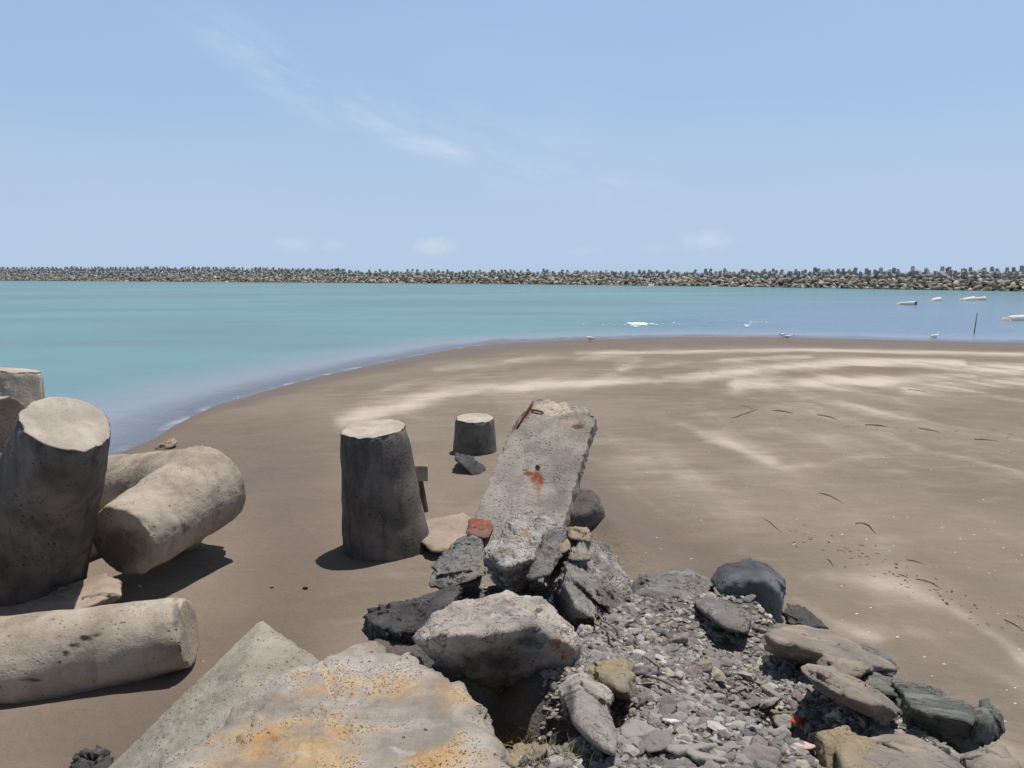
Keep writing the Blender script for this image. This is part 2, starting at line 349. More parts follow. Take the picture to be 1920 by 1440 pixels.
for k in range(6):
    t = k / 5; p = on_sand(1112 + 66 * t, 960 + 84 * t); MUD.append((p[0], p[1], .42, .5, .15))
def mound_top(y): return 2.4 - .252 * (y - 2.2)
XR = ([0.5, 2.3, 3.0, 3.7, 4.6, 5.4, 6.0, 6.8, 7.6], [2.1, 1.85, 1.85, 1.85, 1.8, 1.75, 1.4, .9, .6])
XL = ([0.5, 2.0, 3.0, 4.0, 5.0, 6.5, 7.6], [-1.5, -1.3, -1.05, -.85, -.7, -.55, -.3])
HOLES = [(.12, 3.05, .27, .26, .75), (.0, 5.0, .38, .4, .45), (1.22, 3.4, .22, .34, .42)]
def mound_z(x, y):
    x = np.asarray(x, float); y = np.asarray(y, float)
    z = mound_top(y)
    out = np.maximum(np.maximum(x - np.interp(y, *XR), np.interp(y, *XL) - x), 0) * 1.25 + np.maximum(y - 6.6, 0) * 1.0
    z = z - out - .20 * sstep(x, .75, 1.45) * (1 - sstep(y, 4.6, 5.4)) - .5 * sstep(-x, -.12, .35) * sstep(-y, -4.2, -3.6)
    for hx, hy, rx, ry, hh in HOLES: z = z - hh * np.exp(-((x - hx) / rx) ** 2 - ((y - hy) / ry) ** 2)
    pt = np.stack([x, y, x * 0], -1).reshape(-1, 3)
    return z + (.045 * perlin(pt * 1.6) + .02 * perlin(pt * 5)).reshape(x.shape)
def on_mound(px, py):
    y = 3.0
    d = ray(px, py); lo, hi = 1.0, 9.0
    for s in np.arange(1.0, 9.0, .02):
        p = CAM + d * (s / d[1])
        if p[2] <= float(mound_z(np.array([p[0]]), np.array([p[1]]))[0]): return p
    return None

# ---- sand
def seg_paint(px, py, strokes):
    out = np.zeros(px.shape)
    for pl, wd, s in strokes:
        d, par = polyd(px, py, pl)
        ws = np.interp(par, np.arange(len(pl)), [p[2] if len(p) > 2 else wd for p in pl])
        out = np.maximum(out, s * (.55 * np.exp(-(d / (1.1 * ws)) ** 2) + .45 * np.exp(-(d / (2.8 * ws)) ** 2)))
    return out
na, nr = 640, 560
A = np.radians(np.linspace(-105, 105, na)); RR = np.geomspace(1.5, 600, nr)
Rg, Ag = np.meshgrid(RR, A, indexing='ij'); X = Rg * np.sin(Ag); Y = Rg * np.cos(Ag)
Z = sand_z(X, Y)
V = np.stack([X, Y, Z], -1).reshape(-1, 3)
qx, qy, qf = proj(V); vis = qf > .5
wq = np.stack([V[:, 0], V[:, 1], V[:, 2] * 0], -1)
qx = qx + 10 * perlin(wq * .7); qy = qy + np.clip((qy - 600) * .02, 0, 8) * perlin(wq * .9 + 40)
DRY = [([(640, 792, 11), (700, 778, 15), (760, 760, 13), (840, 737, 11), (920, 726, 9), (1010, 722, 8), (1110, 718, 7), (1230, 712, 6), (1330, 700, 5)], 12, 1.0),
       ([(610, 742), (700, 735), (800, 715), (900, 704)], 6, .35),
       ([(820, 692), (900, 684), (1000, 672), (1110, 668), (1200, 672)], 5, .55),
       ([(1080, 662), (1180, 661), (1280, 660), (1380, 657), (1500, 656), (1700, 660), (1920, 663), (2200, 665)], 3.2, .85),
       ([(1160, 692), (1300, 679), (1420, 671), (1520, 667)], 4, .6),
       ([(1230, 716), (1330, 704), (1450, 690), (1560, 682), (1680, 678), (1800, 679)], 6, .95),
       ([(1380, 722), (1500, 718), (1620, 714), (1740, 708), (1830, 700), (1920, 694), (2200, 690)], 9, .95),
       ([(1700, 728), (1800, 722), (1920, 716), (2200, 712)], 10, .8), ([(1690, 732), (1750, 735), (1850, 748), (1960, 752)], 5, .5),
       ([(1270, 795), (1340, 822), (1390, 842), (1450, 866)], 8, .62), ([(1330, 760), (1480, 790), (1650, 820)], 40, .22),
       ([(1190, 840), (1250, 880), (1310, 915), (1390, 945)], 40, .72), ([(1440, 885), (1560, 866), (1720, 845)], 6, .35),
       ([(1170, 905), (1230, 955), (1300, 990)], 9, .5), ([(1050, 800), (1180, 850), (1280, 930)], 24, .25),
       ([(1390, 1035), (1430, 1050), (1500, 1080), (1600, 1082), (1700, 1102), (1790, 1140), (1860, 1188), (1930, 1245)], 10, .55),
       ([(1480, 1115), (1560, 1168), (1640, 1200)], 8, .45), ([(1700, 1180), (1800, 1225), (1920, 1290)], 7, .3), ([(1840, 1180), (1900, 1215), (1960, 1250)], 6, .6),
       ([(1860, 1400), (1900, 1420), (1960, 1440)], 20, .5), ([(560, 820), (640, 800)], 10, .3), ([(430, 850), (560, 812)], 8, .2)]
WET = [([(400, 770), (600, 712), (800, 671), (960, 650), (1110, 644), (1300, 639), (1600, 642), (1920, 648), (2400, 652)], 8, .9),
       ([(1090, 910), (1180, 990), (1290, 1040), (1400, 1075)], 34, .75), ([(1000, 735), (1200, 732), (1350, 728)], 12, .35),
       ([(640, 730), (800, 690), (960, 662)], 12, .35), ([(960, 688), (1150, 683)], 5, .45), ([(1480, 700), (1620, 698), (1700, 694)], 6, .5), ([(1100, 672), (1300, 668)], 4, .35),
       ([(1720, 1040), (1820, 1090), (1950, 1150)], 22, .4), ([(250, 900), (220, 1180)], 50, .4), ([(420, 1130), (500, 1150), (500, 1200)], 22, .35), ([(330, 880), (520, 900), (560, 1040), (520, 1180), (380, 1320), (200, 1420)], 105, .72), ([(600, 930), (640, 1120), (560, 1230)], 60, .45), ([(850, 900), (1000, 900)], 60, .3)]
dry = np.where(vis, seg_paint(qx, qy, DRY), .3); wet = np.where(vis, seg_paint(qx, qy, WET), 0)
sdv = shore_dist(V[:, 0], V[:, 1]); wet = np.maximum(wet, (1 - sstep(sdv, -.3, 1.3)) * (.35 + .65 * sstep(sdv, -1.5, -.1)))
_, along = polyd(V[:, 0], V[:, 1], SH); along = np.interp(along, np.arange(len(SH)), np.concatenate([[0], np.cumsum(np.hypot(*np.diff(SH, axis=0).T))]))
flow = np.stack([sdv * .42 + .35 * perlin(wq * .12), along * .022, sdv * 0], -1)
fl = fbm(flow, 5, .55); brk = fbm(wq * np.array([.45, .45, 0]) + 60, 5, .6)
da, db = on_sand(1190, 850), on_sand(1800, 1150); dd_ = (db - da)[:2] / np.linalg.norm((db - da)[:2])
diag = fbm(np.stack([(V[:, 0] * dd_[0] + V[:, 1] * dd_[1]) * .16, (V[:, 0] * dd_[1] - V[:, 1] * dd_[0]) * 1.1, sdv * 0 + 5], -1) + .25 * perlin(wq * .4)[:, None], 5, .58)
dry = dry * np.clip(.80 + .75 * brk * .22, .55, 1.2) + (.42 * np.clip(fl + .05, -.6, 1) + .07 * brk + .10 * sstep(V[:, 0], 0, 6)) * sstep(sdv, .8, 3) * (1 - .75 * sstep(sdv, 15, 24)) + .42 * np.clip(diag, -.5, .9) * sstep(sdv, 12, 20) * sstep(V[:, 0], -.5, 2)
me = mesh(V, grid_faces(nr, na)[:, ::-1], True, 'sand'); fattr(me, 'dry', dry); fattr(me, 'wet', wet)
M_sand, q = new_mat('beach_sand'); co = q.n('ShaderNodeTexCoord').outputs['Object']
ad = q.n('ShaderNodeAttribute', attribute_name='dry').outputs['Fac']; aw = q.n('ShaderNodeAttribute', attribute_name='wet').outputs['Fac']
nb = q.noise(co, .28, 6, .55, .4); nm = q.noise(q.scale(co, (1, 2.4, 1), (0, 0, R(28))), .9, 8, .62, .6); nf = q.noise(co, 46, 6, .75)
dd = q.math('ADD', ad, q.math('MULTIPLY', q.math('SUBTRACT', nm, .5), .55))
col = q.mix(q.ss(nb, .35, .65), srgb(119, 108, 96), srgb(131, 119, 106))
col = q.mix(q.math('MULTIPLY', q.ss(nm, .42, .72), .5), col, srgb(140, 127, 113))
col = q.mix(q.ss(dd, .18, 1.15), col, srgb(187, 175, 162))
col = q.mix(q.math('MULTIPLY', q.ss(aw, .1, .95), .8), col, srgb(100, 86, 76))
f = q.math('ADD', .80, q.math('MULTIPLY', nf, .40)); f2 = q.math('ADD', .9, q.math('MULTIPLY', q.noise(co, 7, 7, .7), .2)); f = q.math('MULTIPLY', f, f2)
col = q.mix(1.0, col, q.n('ShaderNodeCombineXYZ', {0: f, 1: f, 2: f}).outputs[0], 'MULTIPLY')
sp = q.math('MULTIPLY', q.math('SUBTRACT', 1.0, q.ss(q.voro(co, 4.2).outputs[0], .03, .05)), q.ss(q.noise(co, .5, 3), .5, .62)); col = q.mix(q.math('MULTIPLY', sp, .7), col, srgb(205, 196, 184))
h = q.math('ADD', q.math('MULTIPLY', q.noise(co, 9, 9, .65), .5), q.math('ADD', q.math('MULTIPLY', nm, .8), q.math('MULTIPLY', nf, .12)))
b = q.n('ShaderNodeBump', {'Height': h, 'Strength': .9, 'Distance': .07})
rg = q.math('SUBTRACT', .95, q.math('MULTIPLY', q.ss(aw, .45, 1.0), .5))
pr = q.n('ShaderNodeBsdfPrincipled', {'Base Color': col, 'Roughness': rg, 'Specular IOR Level': .25, 'Normal': b.outputs[0]})
q.t.links.new(pr.outputs[0], q.n('ShaderNodeOutputMaterial').inputs[0])
tag(obj('sand', me, M_sand), kind='structure')

# ---- sea
na, nr = 700, 620
A = np.radians(np.linspace(-105, 105, na)); RR = np.geomspace(7, 6000, nr)
Rg, Ag = np.meshgrid(RR, A, indexing='ij'); X = Rg * np.sin(Ag); Y = Rg * np.cos(Ag)
V = np.stack([X, Y, X * 0], -1).reshape(-1, 3); sdv = -shore_dist(V[:, 0], V[:, 1])
qx, qy, qf = proj(V); vis = qf > .5
RID = [([(1118, 608), (1160, 606), (1215, 604), (1260, 606)], 2.0, .16), ([(1205, 602), (1290, 600), (1330, 603)], 1.6, .10), ([(1290, 606), (1410, 604)], 1.5, .08),
       ([(1200, 618), (1330, 616), (1450, 617)], 1.5, .06), ([(1330, 596), (1500, 594), (1620, 600)], 1.6, .06), ([(1500, 606), (1700, 614), (1900, 618)], 1.6, .05),
       ([(900, 643), (1010, 628), (1120, 622)], 1.5, .05), ([(420, 742), (600, 697), (800, 656)], 2.5, .03), ([(330, 772), (420, 740)], 3, .03)]
RID += [([(1000, 622), (1150, 614), (1300, 610), (1480, 612)], 1.3, .06), ([(1250, 597), (1400, 591), (1560, 592)], 1.2, .06), ([(1180, 588), (1330, 583), (1500, 584), (1700, 592)], 1.2, .05), ([(1350, 620), (1560, 620), (1760, 626)], 1.3, .05), ([(1560, 598), (1740, 606), (1880, 608)], 1.2, .05)]
RID = [(a_, b_, c_ * 1.5) for a_, b_, c_ in RID]
wz = np.where(vis, 0, 0.0)
for pl, wd, hh in RID: wz = np.maximum(wz, np.where(vis, hh * np.exp(-(polyd(qx, qy, pl)[0] / wd) ** 2), 0))
sm = sstep(V[:, 1], 5, 20) * (1 - sstep(np.hypot(V[:, 0], V[:, 1]), 60, 160)) * sstep(sdv, .5, 6)
wn_ = perlin(V * np.array([.10, .10, 0]) + 50); wn2 = perlin(V * np.array([.3, .3, 0]) + 80)
wz = wz + .07 * np.exp(-((sdv - 1.5 - .5 * wn_) / .22) ** 2) * sstep(wn2, -.25, .25) + .06 * np.exp(-((sdv - 3.6 - .9 * wn_) / .35) ** 2) * sstep(-wn2, -.2, .2)
V[:, 2] = wz + sm * (.022 * perlin(V * np.array([.35, .9, 0])) + .010 * perlin(V * np.array([1.0, 2.3, 0]) + 30))
me = mesh(V, grid_faces(nr, na)[:, ::-1], True, 'sea')
rightness = np.where(vis, sstep(qx - (640 - qy) * .9, 1020, 1500) * sstep(qy, 536, 590), 0)
fattr(me, 'depth', sdv); fattr(me, 'shallow', rightness)
M_sea, q = new_mat('sea_water'); co = q.n('ShaderNodeTexCoord').outputs['Object']
dep = q.n('ShaderNodeAttribute', attribute_name='depth').outputs['Fac']; shl = q.n('ShaderNodeAttribute', attribute_name='shallow').outputs['Fac']
bnd = q.noise(q.scale(co, (.018, .055, 1)), 1.0, 6, .6, .5)
deepc = q.mix(q.ss(bnd, .35, .68), srgb(98, 127, 134), srgb(105, 142, 143))
deepc = q.mix(q.math('MULTIPLY', shl, .75), deepc, srgb(104, 120, 140))
near = q.ss(dep, 0.0, 8.5)
bodyc = q.mix(near, srgb(138, 142, 152), deepc)
foam = q.math('MULTIPLY', q.math('MULTIPLY', q.ss(dep, -.25, -.05), q.math('SUBTRACT', 1.0, q.ss(dep, .10, .42))), q.ss(q.noise(q.scale(co, (.7, .7, 1)), 1.0, 6, .7), .46, .62))
bodyc = q.mix(q.math('MULTIPLY', foam, .12), bodyc, srgb(205, 208, 210))
dif = q.n('ShaderNodeBsdfDiffuse', {'Color': bodyc})
trn = q.n('ShaderNodeBsdfTransparent', {'Color': (.82, .88, .9, 1)})
clear = q.math('MULTIPLY', q.math('MULTIPLY', q.math('SUBTRACT', 1.0, q.ss(dep, -.2, 2.6)), .65), q.math('SUBTRACT', 1.0, foam))
body = q.n('ShaderNodeMixShader', {0: clear, 1: dif.outputs[0], 2: trn.outputs[0]})
wh = q.math('ADD', q.math('MULTIPLY', q.noise(q.scale(co, (.5, 1.5, 1)), 1.0, 5, .6, .3), 1.0), q.math('MULTIPLY', q.noise(q.scale(co, (2.6, 6.5, 1)), 1.0, 4, .6), .28))
bp = q.n('ShaderNodeBump', {'Height': wh, 'Strength': .55, 'Distance': .22})
gl = q.n('ShaderNodeBsdfGlossy', {'Color': (.92, .95, 1, 1), 'Roughness': .16, 'Normal': bp.outputs[0]})
fr = q.n('ShaderNodeFresnel', {'IOR': 1.33, 'Normal': bp.outputs[0]})
fac = q.math('MINIMUM', q.math('MULTIPLY', fr.outputs[0], .8), q.math('ADD', .26, q.math('MULTIPLY', shl, .22)))
ms = q.n('ShaderNodeMixShader', {0: fac, 1: body.outputs[0], 2: gl.outputs[0]})
q.t.links.new(ms.outputs[0], q.n('ShaderNodeOutputMaterial').inputs[0])
tag(obj('water', me, M_sea), kind='structure')

# ---- rubble mound under the rocks
nx, ny = 150, 190
X, Y = np.meshgrid(np.linspace(-3.4, 4.2, nx), np.linspace(-2.5, 8.8, ny)); Z = mound_z(X, np.maximum(Y, .2))
V = np.stack([X, Y, Z], -1).reshape(-1, 3)
me = mesh(V, grid_faces(ny, nx), True, 'mound')
M_soil = rock_mat('rubble_soil', srgb(92, 88, 84), srgb(118, 112, 106), srgb(108, 98, 85), 5, .5, .3, 1.0, speck=.45)
tag(obj('rubble_slope', me, M_soil), kind='structure')

# ---------------------------------------------------------------- rock builder
def hull_planes(pts):
    bm = bmesh.new()
    for p in pts: bm.verts.new(p)
    r = bmesh.ops.convex_hull(bm, input=bm.verts)
    bmesh.ops.delete(bm, geom=[v for v in bm.verts if not v.link_faces], context='VERTS')
    bm.normal_update(); bmesh.ops.recalc_face_normals(bm, faces=bm.faces)
    hv = np.array([v.co[:] for v in bm.verts])
    N = np.array([f.normal[:] for f in bm.faces]); C = np.array([f.calc_center_median()[:] for f in bm.faces]); bm.free()
    return N, (N * C).sum(1), hv
def solid(pts, sub=5, k=50, chips=0, chip=.10, amp=.05, fq=3.0, ridge=.5, strata=None, seed=0, fac=1.35):
    """a broken stone: planes of the hull of pts, corners knocked off, rough surface; returns vertices about their centre, faces, centre"""
    rs = np.random.RandomState(seed)
    pts = np.asarray(pts, float); c = .5 * (pts.min(0) + pts.max(0)) * .5 + .5 * pts.mean(0)
    N, D, hv = hull_planes(pts - c)
    if D.min() < .01:
        c = c + hv.mean(0); N, D, hv = hull_planes(pts - c)
    ext = hv.max(0) - hv.min(0); size = float(np.prod(ext) ** (1 / 3))
    if chips:
        n = rs.normal(size=(chips, 3)); n /= np.linalg.norm(n, axis=1)[:, None]
        sup = (n @ hv.T).max(1); d = sup - rs.uniform(.2, 1, chips) * chip * size
        N = np.vstack([N, n]); D = np.concatenate([D, d])
    D = np.maximum(D, .02 * size)
    dirs, faces = ico(sub)
    dirs = dirs * (ext / ext.max() * .6 + .4); dirs = dirs / np.linalg.norm(dirs, axis=1)[:, None]
    g = np.maximum(dirs @ N.T / D, 1e-6); gm = g.max(1)
    k = k * 1.8
    r = 1 / (gm * (((g / gm[:, None]) ** k).sum(1)) ** (1 / k) )
    r = r * 1.02
    p = dirs * r[:, None]
    q_ = p / size * fq + rs.uniform(0, 90, 3)
    wv = np.stack([perlin(q_ * .7 + 3), perlin(q_ * .7 + 13), perlin(q_ * .7 + 23)], -1)
    n = (1 - ridge) * fbm(q_ + .4 * wv, 6, .52) + ridge * (fbm(q_ * .9 + 50 + .5 * wv, 6, .5, True) - .9) * .6
    disp = amp * size * n + amp * size * fac * (crag(q_ * .55 + .25 * wv, seed) + .5 * crag(q_ * 1.5 + .2 * wv, seed + 3) + .28 * crag(q_ * 3.6 + .2 * wv, seed + 5)) + .006 * size * fbm(q_ * 7, 4, .65)
    if strata is not None:
        ax, f, a = strata; ax = np.array(ax, float); ax /= np.linalg.norm(ax)
        t = (p @ ax) / size * f + .6 * perlin(q_ * .5) + .15 * perlin(q_ * 2)
        s = t - np.floor(t); hsh = np.sin(np.floor(t) * 12.9898 + seed) * 43758.5; hsh = hsh - np.floor(hsh)
        disp = disp + a * size * ((hsh - .5) * 1.6 + .5 * (sstep(s, .0, .25) - sstep(s, .8, 1.0)) - .3) * (.6 + .8 * perlin(q_ * .6 + 70))
    return p * (1 + disp / np.maximum(r, .05))[:, None], faces, c
def paint_attr(me, world, blobs):
    qx, qy, _ = proj(world); rgba = np.zeros((len(world), 4)); 
    for bx, by, rx, ry, colr, al in blobs:
        a = al * np.exp(-((qx - bx) / rx) ** 2 - ((qy - by) / ry) ** 2); m = a > rgba[:, 3]
        rgba[m, :3] = colr; rgba[m, 3] = a[m]
    cattr(me, 'paint', rgba)
def rock(name, label, cat, pts, thick, mat, group=None, shrink=.78, extra=(), paint=(), **kw):
    pp = [P(*p) for p in pts]; cx = sum(p[0] for p in pts) / len(pts); cy = sum(p[1] for p in pts) / len(pts); ym = sum(p[2] for p in pts) / len(pts)
    for p in pts: pp.append(P(cx + (p[0] - cx) * shrink, cy + (p[1] - cy) * shrink, max(ym, p[2]) + thick))
    pp += [np.array(e, float) for e in extra]
    v, f, c = solid(pp, **kw)
    me = mesh(v, f, True, name); o = obj(name, me, mat, loc=c)
    paint_attr(me, v + c, paint)
    return tag(o, label, cat, group)

OR = srgb(176, 118, 66)
rock('boulder', 'large flat-topped boulder blotched with ochre lichen at the bottom edge', 'boulder',
     [(322, 1440, 2.6), (395, 1375, 2.95), (470, 1312, 3.2), (560, 1250, 3.5), (640, 1226, 3.62), (688, 1203, 3.72), (768, 1222, 3.64), (772, 1250, 3.45), (862, 1362, 2.9), (945, 1400, 2.62), (990, 1475, 2.3)], .05, M_lichen, shrink=.9,
     extra=[(-1.55, 1.7, 2.2), (0.0, 1.7, 2.25), (-1.6, 2.6, 1.2), (-.25, 3.3, 1.4), (-.1, 2.3, 1.4), (-1.3, 3.3, 1.3), (-1.2, 1.6, 1.4)], sub=6, k=40, chips=10, chip=.05, amp=.026, fq=4, ridge=.35, seed=3,
     paint=[(560, 1400, 160, 70, OR, 1), (800, 1300, 120, 40, OR, .7), (620, 1290, 90, 30, OR, .5), (830, 1420, 120, 40, OR, .8), (450, 1430, 90, 40, OR, .8)])
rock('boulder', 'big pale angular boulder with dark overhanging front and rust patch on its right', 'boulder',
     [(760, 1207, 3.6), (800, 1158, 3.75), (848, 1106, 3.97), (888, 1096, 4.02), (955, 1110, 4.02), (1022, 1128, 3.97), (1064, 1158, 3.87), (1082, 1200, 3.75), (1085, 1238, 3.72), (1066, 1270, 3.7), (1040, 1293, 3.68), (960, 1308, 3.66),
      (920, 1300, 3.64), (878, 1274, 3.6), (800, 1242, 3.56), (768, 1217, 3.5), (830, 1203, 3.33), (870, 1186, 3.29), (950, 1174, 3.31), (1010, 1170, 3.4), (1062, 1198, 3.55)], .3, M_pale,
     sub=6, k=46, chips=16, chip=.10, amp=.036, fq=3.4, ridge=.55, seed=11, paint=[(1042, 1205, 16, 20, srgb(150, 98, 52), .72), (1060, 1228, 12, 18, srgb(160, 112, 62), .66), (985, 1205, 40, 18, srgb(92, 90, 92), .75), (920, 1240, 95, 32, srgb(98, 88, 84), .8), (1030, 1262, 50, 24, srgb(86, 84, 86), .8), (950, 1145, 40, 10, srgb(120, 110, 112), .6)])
rock('rock', 'dark craggy rock wedged on the left behind the pale overhanging boulder', 'rock',
     [(664, 1185, 4.5), (690, 1145, 4.55), (740, 1120, 4.62), (800, 1110, 4.7), (850, 1086, 4.85), (890, 1098, 4.85), (852, 1150, 4.2), (765, 1210, 4.1), (700, 1206, 4.2), (676, 1198, 4.3), (740, 1165, 4.12)], .35, M_dark,
     sub=6, k=20, chips=14, chip=.16, amp=.055, fq=4.2, ridge=.6, seed=5)
rock('rock', 'knobbly ash-grey rock leaning against the foot of the broken concrete slab', 'rock',
     [(905, 1012, 5.6), (938, 972, 5.9), (984, 958, 6.02), (1030, 974, 6.02), (1048, 1000, 5.8), (1036, 1046, 5.6), (1000, 1092, 5.75), (960, 1120, 5.8), (920, 1097, 5.8), (908, 1038, 5.22), (950, 1058, 5.02), (1004, 1036, 5.16)], .3, M_ash,
     sub=6, k=40, chips=18, chip=.14, amp=.05, fq=3.6, ridge=.3, fac=1.6, seed=21, paint=[(985, 1000, 16, 10, srgb(176, 146, 108), .7), (945, 1035, 20, 12, srgb(150, 136, 106), .6)])
rock('rock', 'low grey layered rock at the left end of the rock pile', 'rock',
     [(798, 1094, 5.7), (838, 1040, 6.1), (872, 1026, 6.2), (912, 1040, 6.1), (908, 1078, 5.7), (872, 1092, 5.5), (828, 1112, 5.5), (800, 1108, 5.6)], .4, M_grey,
     sub=6, k=40, chips=16, chip=.16, amp=.045, fq=3.4, ridge=.3, fac=1.5, strata=((.5, .3, .8), 7, .035), seed=31)
rock('rock', 'small angular grey rock tucked beside the red brick below the slab', 'rock',
     [(842, 1030, 6.45), (860, 1004, 6.65), (885, 998, 6.65), (905, 1020, 6.55), (905, 1042, 6.35), (868, 1046, 6.30)], .25, M_grey, sub=5, k=24, chips=10, chip=.16, amp=.06, seed=33)
rock('rock', 'thin upright splinter of grey rock between the two largest pile rocks', 'rock',
     [(1040, 984, 5.7), (1057, 992, 5.7), (1056, 1040, 5.4), (1032, 1076, 5.2), (984, 1094, 5.08), (998, 1052, 5.3), (1022, 1020, 5.4)], .16, M_grey,
     sub=5, k=26, chips=8, chip=.1, amp=.06, strata=((.8, .2, .3), 8, .03), seed=41)
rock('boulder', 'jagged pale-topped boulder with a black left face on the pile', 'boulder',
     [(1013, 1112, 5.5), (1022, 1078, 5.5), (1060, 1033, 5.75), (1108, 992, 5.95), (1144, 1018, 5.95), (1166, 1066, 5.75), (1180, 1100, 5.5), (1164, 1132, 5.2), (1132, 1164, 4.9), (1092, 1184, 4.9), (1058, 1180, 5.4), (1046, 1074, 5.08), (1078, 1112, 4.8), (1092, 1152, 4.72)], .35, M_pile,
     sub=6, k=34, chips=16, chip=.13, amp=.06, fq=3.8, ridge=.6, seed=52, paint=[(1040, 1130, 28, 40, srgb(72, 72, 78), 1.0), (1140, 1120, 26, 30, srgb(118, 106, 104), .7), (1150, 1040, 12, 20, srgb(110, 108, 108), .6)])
for i, (lab, pts, m) in enumerate([
    ('orange-brown stone on top of the jagged pale boulder', [(1058, 1006, 5.69), (1068, 990, 5.79), (1100, 988, 5.84), (1112, 1000, 5.79), (1108, 1018, 5.64), (1072, 1012, 5.59)], M_tan),
    ('small tan stone left of the orange-brown stone on the pile', [(1034, 1030, 5.49), (1040, 1016, 5.59), (1066, 1012, 5.59), (1072, 1028, 5.44), (1058, 1040, 5.39), (1038, 1042, 5.39)], M_tan),
    ('olive-grey stone below the orange-brown stone on the pile', [(1064, 1040, 5.39), (1074, 1026, 5.54), (1104, 1026, 5.59), (1110, 1042, 5.44), (1098, 1060, 5.32), (1070, 1056, 5.29)], M_slab),
    ('small pale grey stone lodged at the right foot of the slab', [(1034, 1000, 6.05), (1038, 986, 6.15), (1058, 988, 6.15), (1058, 1004, 6.0), (1042, 1006, 6.0)], M_grey)]):
    rock('stone', lab, 'stone', pts, .13, m, sub=4, k=24, chips=10, chip=.14, amp=.07, seed=60 + i)
rock('brick', 'broken red brick stuck in the rubble at the slab base', 'brick',
     [(872, 1000, 6.65), (880, 970, 6.80), (918, 976, 6.80), (926, 990, 6.70), (916, 1010, 6.55), (888, 1008, 6.55)], .12, M_brick, sub=5, k=40, chips=6, chip=.1, amp=.04, seed=71)
rock('rock', 'broad flat blue-grey rock at the top of the gravel slope', 'rock',
     [(1172, 1102, 5.9), (1208, 1076, 6.2), (1282, 1065, 6.45), (1332, 1084, 6.3), (1348, 1120, 5.8), (1320, 1134, 5.6), (1265, 1152, 5.25), (1190, 1124, 5.5), (1215, 1102, 5.6), (1305, 1115, 5.6)], .3, M_grey,
     sub=6, k=34, chips=12, chip=.1, amp=.04, fq=3, strata=((.1, .2, 1), 5, .02), seed=81)
rock('rock', 'smooth rounded grey rock lying against the dark round boulder', 'rock',
     [(1302, 1124, 5.30), (1350, 1118, 5.40), (1395, 1140, 5.10), (1410, 1168, 4.85), (1402, 1192, 4.68), (1360, 1184, 4.65), (1310, 1152, 4.90), (1350, 1145, 4.80)], .3, M_grey, sub=5, k=12, chips=8, chip=.1, amp=.035, fq=2.6, strata=((.4, -.2, .8), 6, .015), seed=91)
rock('boulder', 'dark rounded boulder at the right edge of the gravel', 'boulder',
     [(1332, 1086, 5.9), (1350, 1060, 6.1), (1400, 1046, 6.2), (1446, 1054, 6.1), (1477, 1085, 5.9), (1477, 1130, 5.7), (1470, 1170, 5.6), (1400, 1154, 5.5), (1345, 1112, 5.6), (1380, 1088, 5.45), (1440, 1082, 5.5), (1462, 1115, 5.45)], .3, M_basalt,
     sub=6, k=12, chips=10, chip=.08, amp=.028, fq=2.4, ridge=.4, seed=101)
rock('rock', 'crumbled dark rock low on the sand beside the round boulder', 'rock',
     [(1466, 1145, 5.9), (1488, 1120, 6.0), (1522, 1150, 5.9), (1558, 1184, 5.6), (1500, 1190, 5.45), (1466, 1182, 5.5)], .25, M_dark, sub=5, k=18, chips=14, chip=.2, amp=.06, fq=6, ridge=.6, seed=111)
rock('slab', 'upper brown stone slab at the right edge of the gravel', 'stone slab',
     [(1424, 1182, 4.5), (1436, 1218, 4.4), (1500, 1250, 4.25), (1560, 1260, 4.2), (1640, 1270, 4.0), (1682, 1250, 4.2), (1600, 1208, 4.5), (1502, 1173, 4.85), (1570, 1190, 4.7), (1426, 1190, 4.2), (1478, 1206, 4.0), (1553, 1226, 3.92), (1620, 1248, 3.9)], .12, M_slab,
     sub=6, k=70, chips=22, chip=.14, amp=.035, fq=3, strata=((.15, .35, 1), 5.5, .075), seed=121)
rock('rock', 'flaky grey rock piece on the outer side of the upper brown slab', 'rock',
     [(1588, 1222, 4.6), (1620, 1204, 4.75), (1660, 1224, 4.6), (1688, 1250, 4.4), (1672, 1270, 4.2), (1620, 1262, 4.25)], .15, M_layer, sub=5, k=26, chips=12, chip=.14, amp=.07, strata=((.2, .3, 1), 6, .05), seed=131)
rock('rock', 'small brown chunk squeezed between the upper and the tilted slab', 'rock',
     [(1535, 1246, 3.95), (1552, 1226, 4.0), (1600, 1234, 3.95), (1628, 1254, 3.85), (1612, 1272, 3.75), (1560, 1264, 3.75)], .2, M_slab, sub=5, k=40, chips=12, chip=.12, amp=.05, seed=137)
rock('rock', 'brownish angular rock filling the gap behind the tilted slab', 'rock',
     [(1600, 1272, 3.9), (1640, 1262, 4.0), (1690, 1280, 3.9), (1700, 1320, 3.6), (1660, 1310, 3.55), (1615, 1290, 3.7)], .25, M_layer, sub=5, k=40, chips=12, chip=.12, amp=.05, strata=((.2, .2, 1), 6, .04), seed=138)
rock('slab', 'tilted tan stone slab below the upper brown slab', 'stone slab',
     [(1498, 1243, 3.80), (1560, 1250, 3.85), (1640, 1288, 3.6), (1682, 1325, 3.35), (1690, 1350, 3.17), (1662, 1360, 3.1), (1600, 1330, 3.25), (1540, 1293, 3.5), (1500, 1246, 3.62), (1560, 1280, 3.3), (1605, 1302, 3.15), (1655, 1325, 3.05)], .12, M_slab,
     sub=6, k=70, chips=18, chip=.12, amp=.035, fq=2.8, ridge=.4, strata=((.3, .2, 1), 5, .04), seed=141)
